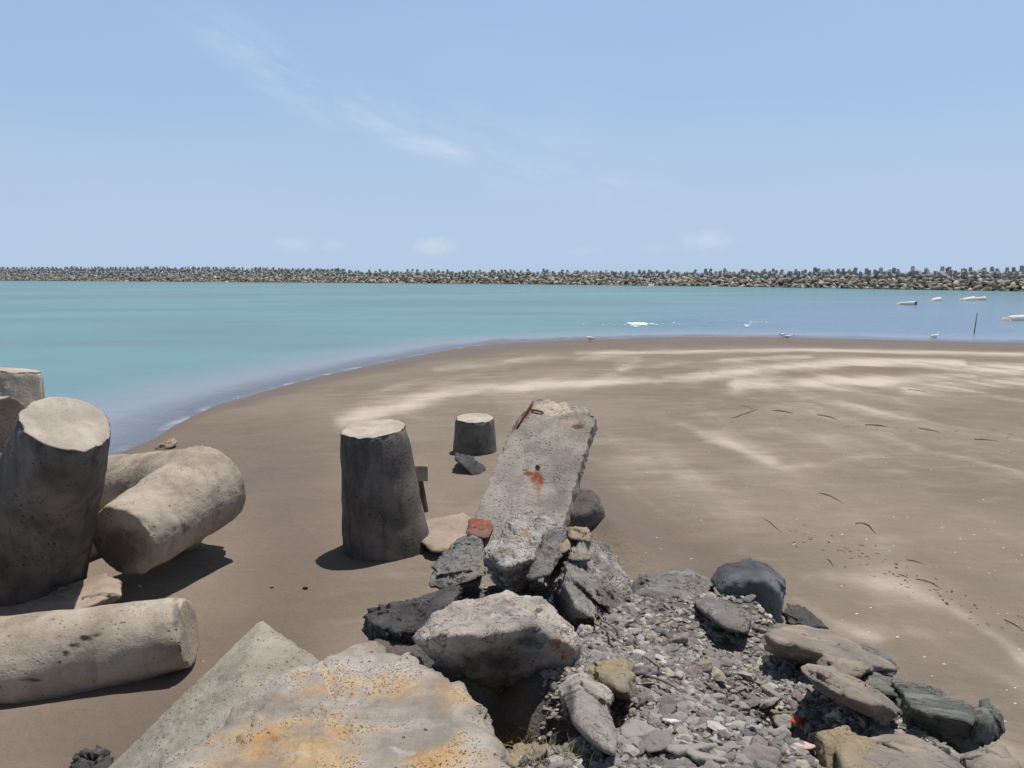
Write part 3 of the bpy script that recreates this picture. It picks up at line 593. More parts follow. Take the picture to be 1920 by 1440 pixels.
rock('boulder', 'layered grey-green block with a dark flat front at lower right', 'rock',
     [(1654, 1268, 4.0), (1720, 1270, 4.0), (1792, 1298, 3.85), (1840, 1318, 3.65), (1850, 1342, 3.5), (1816, 1360, 3.05), (1813, 1416, 3.25), (1755, 1402, 3.32), (1700, 1372, 3.45), (1676, 1322, 3.5), (1688, 1314, 3.36), (1742, 1338, 3.18)], .12, M_layer,
     sub=6, k=70, chips=16, chip=.11, amp=.035, fq=3, strata=((.25, .2, 1), 7, .06), seed=151)
rock('rock', 'rounded grey-green stone end-on beside the layered block', 'rock',
     [(1818, 1322, 3.45), (1850, 1313, 3.5), (1874, 1345, 3.42), (1870, 1385, 3.3), (1850, 1402, 3.2), (1818, 1392, 3.12), (1835, 1350, 3.05)], .2, M_layer, sub=5, k=14, chips=10, chip=.1, amp=.06, seed=161)
rock('rock', 'smooth grey-brown rock at the bottom right corner of the gravel', 'rock',
     [(1600, 1386, 2.78), (1650, 1375, 2.88), (1700, 1376, 2.88), (1782, 1404, 2.72), (1808, 1440, 2.52), (1795, 1485, 2.35), (1650, 1480, 2.3), (1615, 1420, 2.5), (1700, 1420, 2.5)], .15, M_slab, sub=6, k=18, chips=8, chip=.08, amp=.03, fq=2.4, ridge=.3, seed=171)
rock('rock', 'tan cracked rock at the bottom edge beside the grey-brown rock', 'rock',
     [(1543, 1388, 2.75), (1590, 1371, 2.85), (1640, 1388, 2.78), (1648, 1440, 2.42), (1640, 1490, 2.2), (1550, 1480, 2.2), (1533, 1412, 2.55), (1585, 1410, 2.45)], .2, M_tan, sub=5, k=20, chips=14, chip=.12, amp=.06, seed=181)
rock('rock', 'grey wedge-shaped rock in the lower right corner of the picture', 'rock',
     [(1810, 1392, 2.95), (1850, 1384, 3.0), (1902, 1428, 2.75), (1930, 1475, 2.5), (1830, 1490, 2.4), (1803, 1425, 2.6)], .2, M_slab, sub=5, k=24, chips=10, chip=.1, amp=.04, seed=191)
rock('slab', 'long pale stone slab leaning beside the dark hollow', 'stone slab',
     [(1062, 1268, 3.30), (1100, 1260, 3.36), (1126, 1298, 3.10), (1158, 1382, 2.58), (1152, 1418, 2.33), (1120, 1408, 2.36), (1072, 1352, 2.66), (1053, 1300, 2.98), (1088, 1278, 3.08), (1112, 1385, 2.36)], .3, M_pale,
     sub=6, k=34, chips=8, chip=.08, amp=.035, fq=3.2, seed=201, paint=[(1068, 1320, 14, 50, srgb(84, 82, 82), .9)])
rock('rock', 'ochre angular rock at the head of the long pale slab', 'rock',
     [(1080, 1264, 3.44), (1120, 1236, 3.71), (1172, 1223, 3.81), (1200, 1270, 3.36), (1197, 1312, 3.01), (1160, 1327, 2.86), (1118, 1294, 3.06), (1150, 1265, 3.21)], .2, M_tan, sub=5, k=26, chips=14, chip=.14, amp=.06, seed=211, paint=[(1165, 1290, 25, 25, srgb(134, 124, 114), .7), (1180, 1245, 14, 16, srgb(120, 116, 110), .6)])

# ---------------------------------------------------------------- tetrapod armour units and other concrete
def leg_mesh(b, t, r0, r1, seed=0, flat=None, n=96, m=40, rough=.016, chip=.045, round_tip=0.0):
    """one tapering round leg from b to t with a flat chipped end"""
    b = np.array(b, float); t = np.array(t, float); ax = t - b; L = np.linalg.norm(ax); ax /= L
    s = np.cross(ax, [0, 0, 1.0]); s = s / np.linalg.norm(s) if np.linalg.norm(s) > .05 else np.array([1., 0, 0]); s2 = np.cross(ax, s)
    th = np.linspace(0, 2 * np.pi, n, endpoint=False); rs = np.random.RandomState(seed); o = rs.uniform(0, 50, 3)
    rings = [(0, .03 * r0), (0, .6 * r0)]; be = .022 + round_tip; m0 = 2
    for k in range(m + 1):
        f = k / m; rings.append((L * f * (1 - be / L), r0 + (r1 - r0) * f))
    nr_ = 5 if round_tip else 3
    for k in range(1, nr_): a = math.pi / 2 * k / nr_; rings.append((L - be + be * math.sin(a), r1 - be * (1 - math.cos(a))))
    caps = len(rings)
    for f in (1, .93, .8, .62, .42, .2, .001): rings.append((L, (r1 - be) * f))
    V = []
    for k, (h_, rr) in enumerate(rings): V.append(b + ax * h_ + rr * (np.cos(th)[:, None] * s + np.sin(th)[:, None] * s2))
    V = np.concatenate(V); rad = V - b - ((V - b) @ ax)[:, None] * ax
    rl = np.linalg.norm(rad, axis=1); nrm = rad / np.maximum(rl, 1e-4)[:, None]
    ring = np.repeat(np.arange(len(rings)), n); rim = np.exp(-((ring - m0 - m - 1) / 1.6) ** 2)
    capm = (ring >= caps)[:, None]
    d = rough * fbm(V * 2.4 + o, 5) - rim * chip * np.clip(fbm(V * 9 + o, 4) + .25, 0, 1.2)
    V = V + nrm * np.where(capm[:, 0], 0, d)[:, None] + ax * (np.where(capm[:, 0], .007 * fbm(V * 5 + o, 5), 0) - rim * chip * .7 * np.clip(fbm(V * 8 + o + 20, 4) + .1, 0, 1))[:, None]
    for a0_ in (rs.uniform(0, 6.28),) * 1:
        for k_ in (0, math.pi):
            dth = np.abs((np.tile(th, len(rings)) - a0_ - k_ + math.pi) % (2 * math.pi) - math.pi); V = V + nrm * np.where(capm[:, 0], 0, .009 * np.exp(-(dth / .05) ** 2) * (.5 + perlin(V * 4 + 9)))[:, None]
    if flat is not None:
        for fn, off in flat:
            fn = np.array(fn, float); fn /= np.linalg.norm(fn); ex = np.maximum((V - b) @ fn - off, 0); V = V - ex[:, None] * fn * .97
    F_ = grid_faces(len(rings), n, True); mi = (np.arange(len(F_)) // n >= caps - 1).astype(int)
    F_ = F_
    return V, F_, mi
def leg(parent, c, b, t, r0, r1, mats, name='leg', label=None, blobs=(), **kw):
    V, F_, mi = leg_mesh(b, t, r0, r1, **kw)
    def sub(sel):
        u, inv = np.unique(F_[sel], return_inverse=True); return V[u], inv.reshape(-1, 4)
    vb, fb = sub(mi == 0); me = mesh(vb - np.array(c), fb, True, name); paint_attr(me, vb, blobs)
    o = obj(name, me, mats[0], parent)
    ve, fe = sub(mi == 1); m2 = mesh(ve - np.array(c), fe, True, 'end_face'); paint_attr(m2, ve, blobs); obj('end_face', m2, mats[1], o)
    if label: o['label'] = label
    return o
def tetra_dirs(d1, twist):
    d1 = np.array(d1, float); d1 /= np.linalg.norm(d1); s = np.cross(d1, [0, 0, 1.0] if abs(d1[2]) < .9 else [1., 0, 0]); s /= np.linalg.norm(s); s2 = np.cross(d1, s)
    return [d1] + [-d1 / 3 + math.sqrt(8) / 3 * (math.cos(twist + k * 2 * math.pi / 3) * s + math.sin(twist + k * 2 * math.pi / 3) * s2) for k in range(3)]
def tetrapod(label, tip, d1, L, r0, r1, twist, mats, seed, first=None, L2=None, grp=None, **kw):
    tip = np.array(tip, float); ds = tetra_dirs(d1, twist); c = tip - ds[0] * L
    e = empty('tetrapod', c, label, 'tetrapod', grp)
    for i, d in enumerate(ds):
        leg(e, c, c - d * .05, c + d * (L if i == 0 else (L2 or L)), r0, r1, mats if i else (first or mats), seed=seed + i, **(kw if i == 0 else {}))
    return e
SM = [M_side, M_cap]
# upright leg in the middle of the beach
c0 = on_sand(718, 1028)
tip = P(700, 803, 10.05)
tetrapod('tall dark concrete tetrapod leg standing upright left of the broken slab', tip, (-.065, -.10, 1.0), 2.3, .66, .433, 0.42, SM, 300, first=SM, L2=1.7)
# small one further out
tip = P(890, 783, 15.9)
tetrapod('small far tetrapod with only one short leg top above the sand', tip, (.0, -.08, 1.0), 1.75, .56, .40, 1.1, SM, 320, L2=1.3)
# half buried unit right of the slab
c = P(1100, 985, 10.9); e = empty('tetrapod', c, 'tetrapod buried in the beach with one dark rounded leg end showing right of the slab', 'tetrapod')
leg(e, c, c + np.array([0, 0, -.3]), P(1172, 1076, 9.3) + np.array([0, 0, -.9]), .50, .36, [M_sandy, M_sandy], seed=331, round_tip=.12)
leg(e, c, c + np.array([0, 0, -.3]), P(1086, 940, 10.3), .42, .30, [M_side, M_side], seed=332, round_tip=.10)
leg(e, c, c + np.array([0, 0, -.5]), c + np.array([.9, 1.0, -1.5]), .50, .38, [M_sandy, M_sandy], seed=333)
leg(e, c, c, c + np.array([-1.2, .9, -.8]), .52, .38, [M_sandy, M_sandy], seed=334)
rock('concrete_block', 'sand-coloured flat concrete lying between the tall dark leg and the broken slab', 'concrete block',
     [(788, 1014, 9.95), (796, 976, 10.72), (868, 961, 11.0), (905, 985, 10.5), (880, 1036, 9.58), (810, 1036, 9.58)], .3, M_sandy, sub=5, k=50, chips=4, chip=.05, amp=.015, seed=399)
# left group
tip = P(126, 793, 7.65)
tetrapod('large dark tetrapod leg tilting upward at the left with sunlit top', tip, (.50, -.34, .86), 2.6, .70, .42, 1.85, SM, 340, L2=1.25)
tip = P(22, 693, 10.6)
tetrapod('lime-streaked tetrapod leg rising behind the large one at the left edge', tip, (.10, .10, .98), 1.7, .56, .37, .2, [M_sidel, M_cap], 350, first=[M_sidel, M_cap])
c = P(-60, 800, 8.7); e = empty('tetrapod', c, 'dark tetrapod leg end poking in at the left picture edge', 'tetrapod')
leg(e, c, c + np.array([-.9, .5, -.2]), P(14, 793, 8.5), .46, .30, [M_warm, M_end], seed=361); leg(e, c, c + np.array([-.9, .5, -.2]), c + np.array([-1.6, 1.2, .7]), .46, .36, SM, seed=362)
leg(e, c, c + np.array([-.9, .5, -.2]), c + np.array([-1.6, -.6, -1.0]), .46, .36, SM, seed=363); leg(e, c, c + np.array([-.9, .5, -.2]), c + np.array([-.5, 1.3, -1.3]), .46, .36, SM, seed=364)
# leaning unit with shadowed end: one fused body
def fused(name, label, legs, mat, blobs, voxel=.03, smooth=6, amp=.012, seed=0, cat='tetrapod'):
    VV, FF, off = [], [], 0
    for b_, t_, r0, r1, kw in legs:
        v, f, mi = leg_mesh(b_, t_, r0, r1, n=48, m=20, **kw); VV.append(v); FF.append(f + off); off += len(v)
    V = np.concatenate(VV); c = V.mean(0); tmp = obj('shape', mesh(V - c, np.concatenate(FF), True)); md = tmp.modifiers.new('r', 'REMESH'); md.mode = 'VOXEL'; md.voxel_size = voxel
    sm_ = tmp.modifiers.new('s', 'SMOOTH'); sm_.factor = .5; sm_.iterations = smooth
    dg = bpy.context.evaluated_depsgraph_get(); me = bpy.data.meshes.new_from_object(tmp.evaluated_get(dg)); old = tmp.data; bpy.data.objects.remove(tmp); bpy.data.meshes.remove(old)
    n = len(me.vertices); co = np.zeros(n * 3); me.vertices.foreach_get('co', co); nn_ = np.zeros(n * 3); me.vertices.foreach_get('normal', nn_); co = co.reshape(-1, 3); nn_ = nn_.reshape(-1, 3)
    co = co + nn_ * (amp * fbm(co * 2.6 + seed, 6, .55) + amp * .5 * np.minimum(fbm(co * 8 + seed + 9, 4, .6), .15))[:, None]
    me.vertices.foreach_set('co', co.ravel()); me.polygons.foreach_set('use_smooth', np.full(len(me.polygons), True)); me.update()
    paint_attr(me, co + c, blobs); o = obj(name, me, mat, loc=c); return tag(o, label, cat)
t1 = P(228, 1016, 8.45); hub = P(392, 910, 10.0)
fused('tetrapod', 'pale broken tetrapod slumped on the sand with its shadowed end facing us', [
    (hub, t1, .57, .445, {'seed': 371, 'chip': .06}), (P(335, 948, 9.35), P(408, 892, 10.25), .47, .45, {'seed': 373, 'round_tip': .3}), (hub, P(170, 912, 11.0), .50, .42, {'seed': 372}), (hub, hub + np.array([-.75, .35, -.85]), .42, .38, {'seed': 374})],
    M_warm, [(222, 1030, 52, 52, srgb(98, 88, 80), 1.0), (300, 915, 26, 8, srgb(150, 138, 130), .7), (345, 990, 14, 14, srgb(70, 62, 58), .7), (240, 905, 10, 5, srgb(60, 54, 50), .8)], voxel=.022, smooth=4)  # first blob paints the end face darker, deepening its shade
# lying leg at the lower left
t1 = P(354, 1184, 6.95); b1 = P(-190, 1288, 6.55)
ax = (t1 - b1) / np.linalg.norm(t1 - b1)
ds = tetra_dirs(ax, .5); c = t1 - ax * 2.05
e = empty('tetrapod', c, 'weathered tan tetrapod leg lying on the sand at lower left with a gouge', 'tetrapod')
leg(e, c, c, t1, .49, .325, [M_warm, M_warm], seed=381, flat=[((.03, -.72, -.69), .30)], blobs=[(162, 1196, 14, 7, srgb(50, 48, 48), 1.1), (140, 1210, 12, 6, srgb(50, 48, 48), 1.1), (125, 1225, 10, 6, srgb(54, 50, 48), 1.0), (108, 1242, 9, 6, srgb(54, 50, 48), .9), (185, 1190, 10, 4, srgb(58, 56, 56), .9), (60, 1275, 26, 4, srgb(70, 60, 54), .8), (330, 1145, 9, 40, srgb(120, 116, 112), .9)], chip=.045)
for i, d in enumerate(ds[1:]): leg(e, c, c, c + d * 1.5, .47, .32, [M_warm, M_warm], seed=382 + i)
# small sharp ledge of concrete behind the lying leg
rock('slab', 'flat sandy concrete ledge between the big dark leg and the lying leg', 'concrete slab',
     [(-60, 1150, 7.7), (60, 1122, 7.9), (150, 1098, 8.0), (196, 1074, 8.2), (232, 1092, 8.1), (228, 1120, 7.8), (190, 1140, 7.5), (60, 1175, 7.2)], .5, M_sandy, sub=6, k=50, chips=10, chip=.08, amp=.035, fac=1.3, seed=395)
# block poking out under the lichen boulder
rock('concrete_block', 'speckled concrete block end jutting out from under the lichen boulder', 'concrete block',
     [(487, 1166, 5.05), (598, 1240, 4.85), (562, 1254, 4.5), (225, 1440, 4.1), (120, 1525, 3.95), (360, 1540, 3.3), (690, 1330, 4.5)], .25, M_agg, shrink=.9,
     sub=6, k=110, chips=0, amp=.006, fq=5, ridge=.3, fac=.4, seed=401, paint=[(430, 1270, 60, 14, srgb(120, 112, 104), .6)])
# dark slab by the small far leg
WY = float(on_sand(885, 880)[1]) - .35
rock('concrete_block', 'dark concrete fragment lying just below the small far leg', 'concrete block',
     [(853, 862, WY + .1), (855, 845, WY + .55), (872, 848, WY + .55), (908, 872, WY + .4), (918, 900, WY), (892, 898, WY - .1), (862, 874, WY)], .45, M_dark, sub=5, k=40, chips=8, chip=.1, amp=.04, seed=411)
# block on post
c = on_sand(800, 960); e = empty('marker_post', (c[0], c[1], c[2]), 'thin leaning dark post capped with a small block behind the upright leg', 'post')
top = P(788, 896, c[1] + .1)
V, F_, mi = leg_mesh(c + np.array([0, 0, -.2]), top,   .055, .04, n=12, m=8, rough=.012, chip=.0); obj('post', mesh(V - c, F_, True), M_end, e)
pp = [P(x, y, yy) for x, y in ((777, 872), (802, 872), (802, 902), (777, 902)) for yy in (top[1] - .08, top[1] + .1)]
v, f, cc = solid(pp, sub=4, k=40, chips=4, chip=.08, amp=.02, seed=5); me = mesh(v + cc - c, f, True); paint_attr(me, v, ()); obj('block', me, M_warm, e)

# broken reinforced slab leaning on the rocks
BL, BR, TL, TR = P(866, 1012, 6.75), P(1056, 1014, 6.35), P(975, 742, 8.15), P(1122, 774, 7.75)
a = ((TL - BL) + (TR - BR)); a /= np.linalg.norm(a); wv_ = ((BR - BL) + (TR - TL)) / 2; wv_ -= a * (wv_ @ a); Wd = np.linalg.norm(wv_); wv_ /= Wd; nn = np.cross(wv_, a)
if nn[2] < 0: nn = -nn
org = (BL + BR) / 2; Ln = 1.10 * np.linalg.norm(((TL - BL) + (TR - BR)) / 2); Wd *= .94; TH = .13
nu, nv_ = 90, 150
def slab_pt(u, v_, d):                         # u across -1..1, v along 0..1, d depth below the top face
    xl, xr = -.5 * Wd, .5 * Wd
    pts = org + np.outer(v_ * Ln, a) + np.outer(u * .5 * Wd, wv_) - np.outer(d, nn)
    return pts
uu = np.linspace(-1, 1, nu); vv = np.linspace(-.30, 1, nv_)
loop_u = np.concatenate([uu, np.full(8, 1.0), uu[::-1], np.full(8, -1.0)]); dl = np.linspace(0, TH, 10)[1:-1]
loop_d = np.concatenate([np.zeros(nu), dl, np.full(nu, TH), dl[::-1]]); nl = len(loop_u)
V = []
for v_ in vv:
    # the outline: top end broken off at the left corner and ragged
    e1 = 1 - .14 * (loop_u * .5 + .5) - .24 * np.clip((-loop_u - .62) / .38, 0, 1) ** .9 - .05 * np.clip((loop_u - .6) / .4, 0, 1) ** 2
    rag = .026 * fbm(np.stack([loop_u * 4, loop_u * 0 + 2, loop_d * 14], -1), 4)
    vmax = e1 + rag; f = (v_ + .30) / 1.30
    vq = -.30 + f * (vmax + .30)
    V.append(slab_pt(loop_u, vq, loop_d))
V = np.concatenate(V); cV = V.mean(0)
ln = V - cV
edge = np.exp(-((np.abs(np.tile(loop_u, nv_)) - 1) / .05) ** 2); vtile = np.repeat(vv, nl)
broken = sstep(vtile, .80, 1.0)
dn = .004 * fbm(V * 5, 4) - broken * .016 * np.clip(fbm(V * 6 + 4, 5, .55, True), 0, 2) - edge * .012 * np.clip(fbm(V * 16, 3) + .3, 0, 1)
leftrag = np.exp(-((np.tile(loop_u, nv_) + 1) / .10) ** 2) * sstep(vtile, .55, .8)
V = V + nn * (dn - leftrag * .05 * np.clip(fbm(V * 12 + 8, 4) + .3, 0, 1))[:, None] - wv_ * (edge * np.sign(np.tile(loop_u, nv_)) * .02 * np.clip(fbm(V * 11 + 3, 4) + .3, 0, 1))[:, None]
F_ = grid_faces(nv_, nl, True)
top_c = len(V); V = np.vstack([V, V[-nl:].mean(0)[None], V[:nl].mean(0)[None]])
tri = [(top_c - nl + k, top_c - nl + (k + 1) % nl, top_c, top_c) for k in range(nl)]
faces = [tuple(f) for f in F_] + [t[:3] for t in tri] + [((k + 1) % nl, k, top_c + 1) for k in range(nl)]
bm = bmesh.new()
me = mesh(V - cV, faces, True, 'slab'); bm.from_mesh(me); bmesh.ops.recalc_face_normals(bm, faces=bm.faces); bm.to_mesh(me); bm.free()
M_plank = concrete_mat('grey_concrete_slab', srgb(128, 121, 113), srgb(168, 160, 149), srgb(134, 116, 108), 3.0, .6, .9, .65, paint=True)
RU = srgb(132, 70, 52)
paint_attr(me, V, [(992, 888, 13, 6, RU, .95), (1006, 892, 12, 10, RU, 1.0), (1014, 900, 7, 15, RU, .95), (1002, 898, 12, 12, srgb(140, 82, 60), .8), (1010, 910, 8, 18, srgb(156, 96, 66), .75), (1010, 935, 10, 22, srgb(146, 124, 108), .6), (1008, 877, 5, 7, srgb(40, 32, 30), 1.2), (986, 882, 10, 4, srgb(120, 70, 50), .7),
                   (960, 930, 34, 70, srgb(150, 128, 126), .62), (1040, 765, 50, 22, srgb(196, 178, 160), .75), (1085, 800, 16, 6, srgb(96, 74, 56), .9), (1095, 830, 8, 30, srgb(146, 122, 98), .6), (1070, 790, 30, 12, srgb(178, 156, 134), .6),
                   (985, 768, 16, 24, srgb(110, 78, 58), .95), (965, 795, 8, 14, srgb(92, 68, 54), .9), (1005, 770, 22, 4, srgb(120, 74, 52), .7), (1040, 905, 40, 4, srgb(100, 92, 88), .55), (1060, 922, 34, 3, srgb(96, 88, 84), .6), (930, 905, 24, 60, srgb(160, 148, 144), .5)])
e = empty('concrete_slab', org, 'broken grey concrete slab with a red rust stain leaning on the rocks', 'concrete slab')
me.transform(Matrix.Translation(Vector(cV - org))); obj('slab', me, M_plank, e)
M_rust = flat_mat('rusty_iron', srgb(104, 62, 44), .9, 40, .4)
def bar(pts, r, mat, parent, c, name, n=8):
    pts = np.array(pts, float); V = []; 
    for k in range(len(pts)):
        t = pts[min(k + 1, len(pts) - 1)] - pts[max(k - 1, 0)]; t /= np.linalg.norm(t); s = np.cross(t, [.3, .2, .93]); s /= np.linalg.norm(s); s2 = np.cross(t, s)
        th = np.linspace(0, 2 * np.pi, n, endpoint=False); rr = r if np.isscalar(r) else r[k]
        V.append(pts[k] + rr * (np.cos(th)[:, None] * s + np.sin(th)[:, None] * s2))
    V = np.concatenate(V); fs = [tuple(x) for x in grid_faces(len(pts), n, True)] + [tuple(range(n))[::-1], tuple(range((len(pts) - 1) * n, len(pts) * n))]
    return obj(name, mesh(V - np.array(c), fs, True), mat, parent)
for p0, p1 in (((-.62, .86), (-.30, .84)), ((-.80, .72), (-.66, .93))):
    s0 = slab_pt(np.array([p0[0]]), np.array([p0[1]]), np.array([-.006]))[0]; s1 = slab_pt(np.array([p1[0]]), np.array([p1[1]]), np.array([-.004]))[0]
    bar([s0, (s0 + s1) / 2 + nn * .006, s1], .010, M_rust, e, org, 'rebar')

# ---------------------------------------------------------------- gravel slope
rng = np.random.RandomState(12); random.seed(4)
def pebble(seed, sub, flat):
    rs = np.random.RandomState(seed); n = 11
    pts = rs.normal(size=(n, 3)); pts /= np.linalg.norm(pts, axis=1)[:, None]; pts *= np.array([1, rs.uniform(.6, .9), flat * rs.uniform(.7, 1.2)])
    v, f, c = solid(pts, sub=sub, k=rs.uniform(30, 70), chips=8, chip=.18, amp=.05, fq=3, seed=seed); return v / np.abs(v).max(), f
def rotmat(ax, ay, az_):
    cx, sx, cy, sy, cz, sz = math.cos(ax), math.sin(ax), math.cos(ay), math.sin(ay), math.cos(az_), math.sin(az_)
    return np.array([[cz, -sz, 0], [sz, cz, 0], [0, 0, 1]]) @ np.array([[cy, 0, sy], [0, 1, 0], [-sy, 0, cy]]) @ np.array([[1, 0, 0], [0, cx, -sx], [0, sx, cx]])
PEB = [pebble(500 + i, 2, .36 + .03 * (i % 5)) for i in range(14)]
GC = [srgb(*c) for c in ((128, 124, 121), (144, 139, 134), (112, 109, 108), (158, 152, 146), (130, 126, 122), (120, 116, 112), (150, 144, 130), (132, 126, 122), (172, 167, 160), (152, 148, 142), (104, 102, 103), (128, 120, 110))]
def gravel_weight(x, y): 
    xr = np.interp(y, *XR) + .25; xl = np.where(y < 3.0, np.interp(y, [1.6, 3], [-.1, .0]), np.interp(y, [3, 4, 5, 6.5], [.1, .2, -.1, -.3]))
    return (x > xl) & (x < xr)
cand = []
for lo, hi, cnt in ((.034, .06, 700), (.018, .036, 4200), (.009, .02, 11000)):
    n = 0
    while n < cnt:
        y = rng.uniform(1.7, 6.4); x = rng.uniform(-.6, 2.0)
        if gravel_weight(np.array([x]), np.array([y]))[0] and (lo > .012 or y < 4.4): cand.append((x, y, lo + (hi - lo) * rng.rand() ** 2)); n += 1
CA = np.array(cand); zz = mound_z(CA[:, 0], CA[:, 1])
VV, FF, CC = [], [], []; off = 0
for (x, y, s), z in zip(cand, zz):
    pv_, pf_ = PEB[rng.randint(len(PEB))]
    m = rotmat(rng.normal(0, .28), rng.normal(0, .28) + .12, rng.uniform(0, 6.28)); v = (pv_ * s) @ m.T + np.array([x, y, z + s * .18])
    VV.append(v); FF.append(pf_ + off); off += len(v)
    c = np.array(GC[min(int(rng.rand() ** 1.3 * 12), 11)]) * rng.uniform(.78, 1.22); CC.append(np.tile(np.append(c, 1), (len(v), 1)))
me = mesh(np.concatenate(VV), np.concatenate(FF), False, 'gravel'); cattr(me, 'col', np.concatenate(CC))
tag(obj('gravel', me, M_gravel), 'grey angular gravel covering the slope between the rocks', 'gravel', kind='stuff')
# larger loose stones, each its own
STM = [mesh(*pebble(600 + i, 4, .42 + .04 * (i % 4)), True, 'stone') for i in range(12)]
for m in STM: m.materials.append(M_stone)
GRP = 'loose grey stones scattered over the gravel slope'
def put_stone(p, s, label, mat=None, group=None, rot=None, me=None):
    me = me or STM[rng.randint(len(STM))]
    if mat is not None: me = me.copy(); me.materials.clear(); me.materials.append(mat); paint_attr(me, np.zeros((len(me.vertices), 3)), ())
    o = bpy.data.objects.new('stone', me); COL.objects.link(o); o.location = (p[0], p[1], p[2] + s * .15)
    o.rotation_euler = rot or (rng.normal(0, .22) - .12, rng.normal(0, .22) + .15, rng.uniform(0, 6.28)); o.scale = (s, s * rng.uniform(.7, 1), s * rng.uniform(.75, 1.1))
    return tag(o, label, 'stone', group)
taken = []; k = 0; tries = 0
while k < 120 and tries < 6000:
    tries += 1; y = 1.95 + 4.0 * rng.rand() ** 1.2; x = rng.uniform(0, 1.75); s = rng.uniform(.03, .085) * (1.0 if y < 4 else .8)
    if not gravel_weight(np.array([x - .1]), np.array([y]))[0] or any(math.hypot(x - a_, y - b_) < (s + c_) * .75 for a_, b_, c_ in taken): continue
    taken.append((x, y, s)); k += 1
    put_stone((x, y, float(mound_z(np.array([x]), np.array([y]))[0])), s, 'grey angular stone lying among many others in the loose gravel', group=GRP)
M_white = flat_mat('pale_quartz', srgb(206, 202, 196), .8, 14, .15); M_purp = flat_mat('purple_stone', srgb(124, 116, 115), .85, 16, .25); M_cream = flat_mat('cream_stone', srgb(184, 172, 146), .85, 14, .2)
M_char = flat_mat('charcoal_stone', srgb(84, 82, 82), .85, 14, .25); M_greyst = flat_mat('plain_grey_stone', srgb(142, 138, 134), .85, 12, .25); M_pink = flat_mat('pink_stone', srgb(196, 172, 164), .85, 12, .2); M_olive = flat_mat('olive_stone', srgb(128, 122, 96), .85, 14, .25)
for px, py, s, m, lab in ((1305, 1208, .068, M_white, 'bright white oval stone high on the gravel slope'), (1272, 1358, .062, M_white, 'white angular stone low in the middle of the gravel'), (1437, 1245, .08, M_cream, 'cream flat stone near the upper brown slab'),
                          (1405, 1255, .05, M_cream, 'pale yellowish stone left of the cream flat stone'), (1240, 1212, .055, M_char, 'dark charcoal stone above the ochre rock'), (1385, 1330, .09, M_greyst, 'large smooth grey stone in the middle of the gravel'),
                          (1445, 1320, .10, M_greyst, 'large grey pointed stone below the tilted tan slab'), (1205, 1385, .11, M_greyst, 'broad grey flat stone right of the long pale slab'), (1240, 1400, .10, M_purp, 'flat purplish stone beside the broad grey flat stone'),
                          (1215, 1265, .10, M_purp, 'flat purplish stone right of the ochre rock'), (1300, 1415, .12, M_greyst, 'long grey stone at the bottom of the gravel'), (1475, 1265, .08, M_char, 'dark upright stone under the shade of the tan slab'),
                          (1500, 1405, .085, M_pink, 'pinkish white stone below the red leaf scrap'), (1465, 1340, .07, M_olive, 'olive green stone above the red leaf scrap'), (1532, 1345, .085, M_char, 'long dark stone pointing at the tilted tan slab'),
                          (1590, 1355, .06, M_white, 'pale upright stone by the shadow under the tan slab'), (1190, 1190, .07, M_greyst, 'grey stone on top of the gravel by the jagged boulder'), (1345, 1175, .07, M_greyst, 'grey round stone in front of the smooth rounded rock'),
                          (1170, 1355, .05, M_white, 'small white stone touching the long pale slab'), (1462, 1385, .09, M_greyst, 'grey flat stone left of the red leaf scrap'), (1560, 1345, .05, M_white, 'small pale stone at the lip of the shaded gap')):
    p = on_mound(px, py)
    if p is not None: put_stone(p, s * .85, lab, m, rot=(rng.normal(0, .15) - .2, rng.normal(0, .15) + .1, rng.uniform(-.5, .9)), me=STM[rng.randint(12)])
# scrap of red leaf
p = on_mound(1494, 1386); n = 14; th = np.linspace(0, 2 * np.pi, n, endpoint=False); rr = .032 * (1 + .35 * np.sin(th * 5 + 1) + .2 * rng.rand(n))
Vt = np.stack([rr * np.cos(th) * 1.2, rr * np.sin(th), .012 * np.sin(th * 2) + .004 * rng.rand(n)], -1)
Vt = np.vstack([Vt, [[0, 0, .014]], Vt - [0, 0, .003], [[0, 0, .011]]]); fs = [(k, (k + 1) % n, n) for k in range(n)] + [(n + 1 + (k + 1) % n, n + 1 + k, 2 * n + 1) for k in range(n)] + [(k, n + 1 + k, n + 1 + (k + 1) % n, (k + 1) % n) for k in range(n)]
o = tag(obj('leaf', mesh(Vt, fs, True), flat_mat('red_scrap', srgb(184, 84, 62), .7, 30, .2), loc=(p[0], p[1], p[2] + .095)), 'bright orange-red leaf scrap lying on the gravel', 'leaf'); o.rotation_euler = (.25, .1, .4)
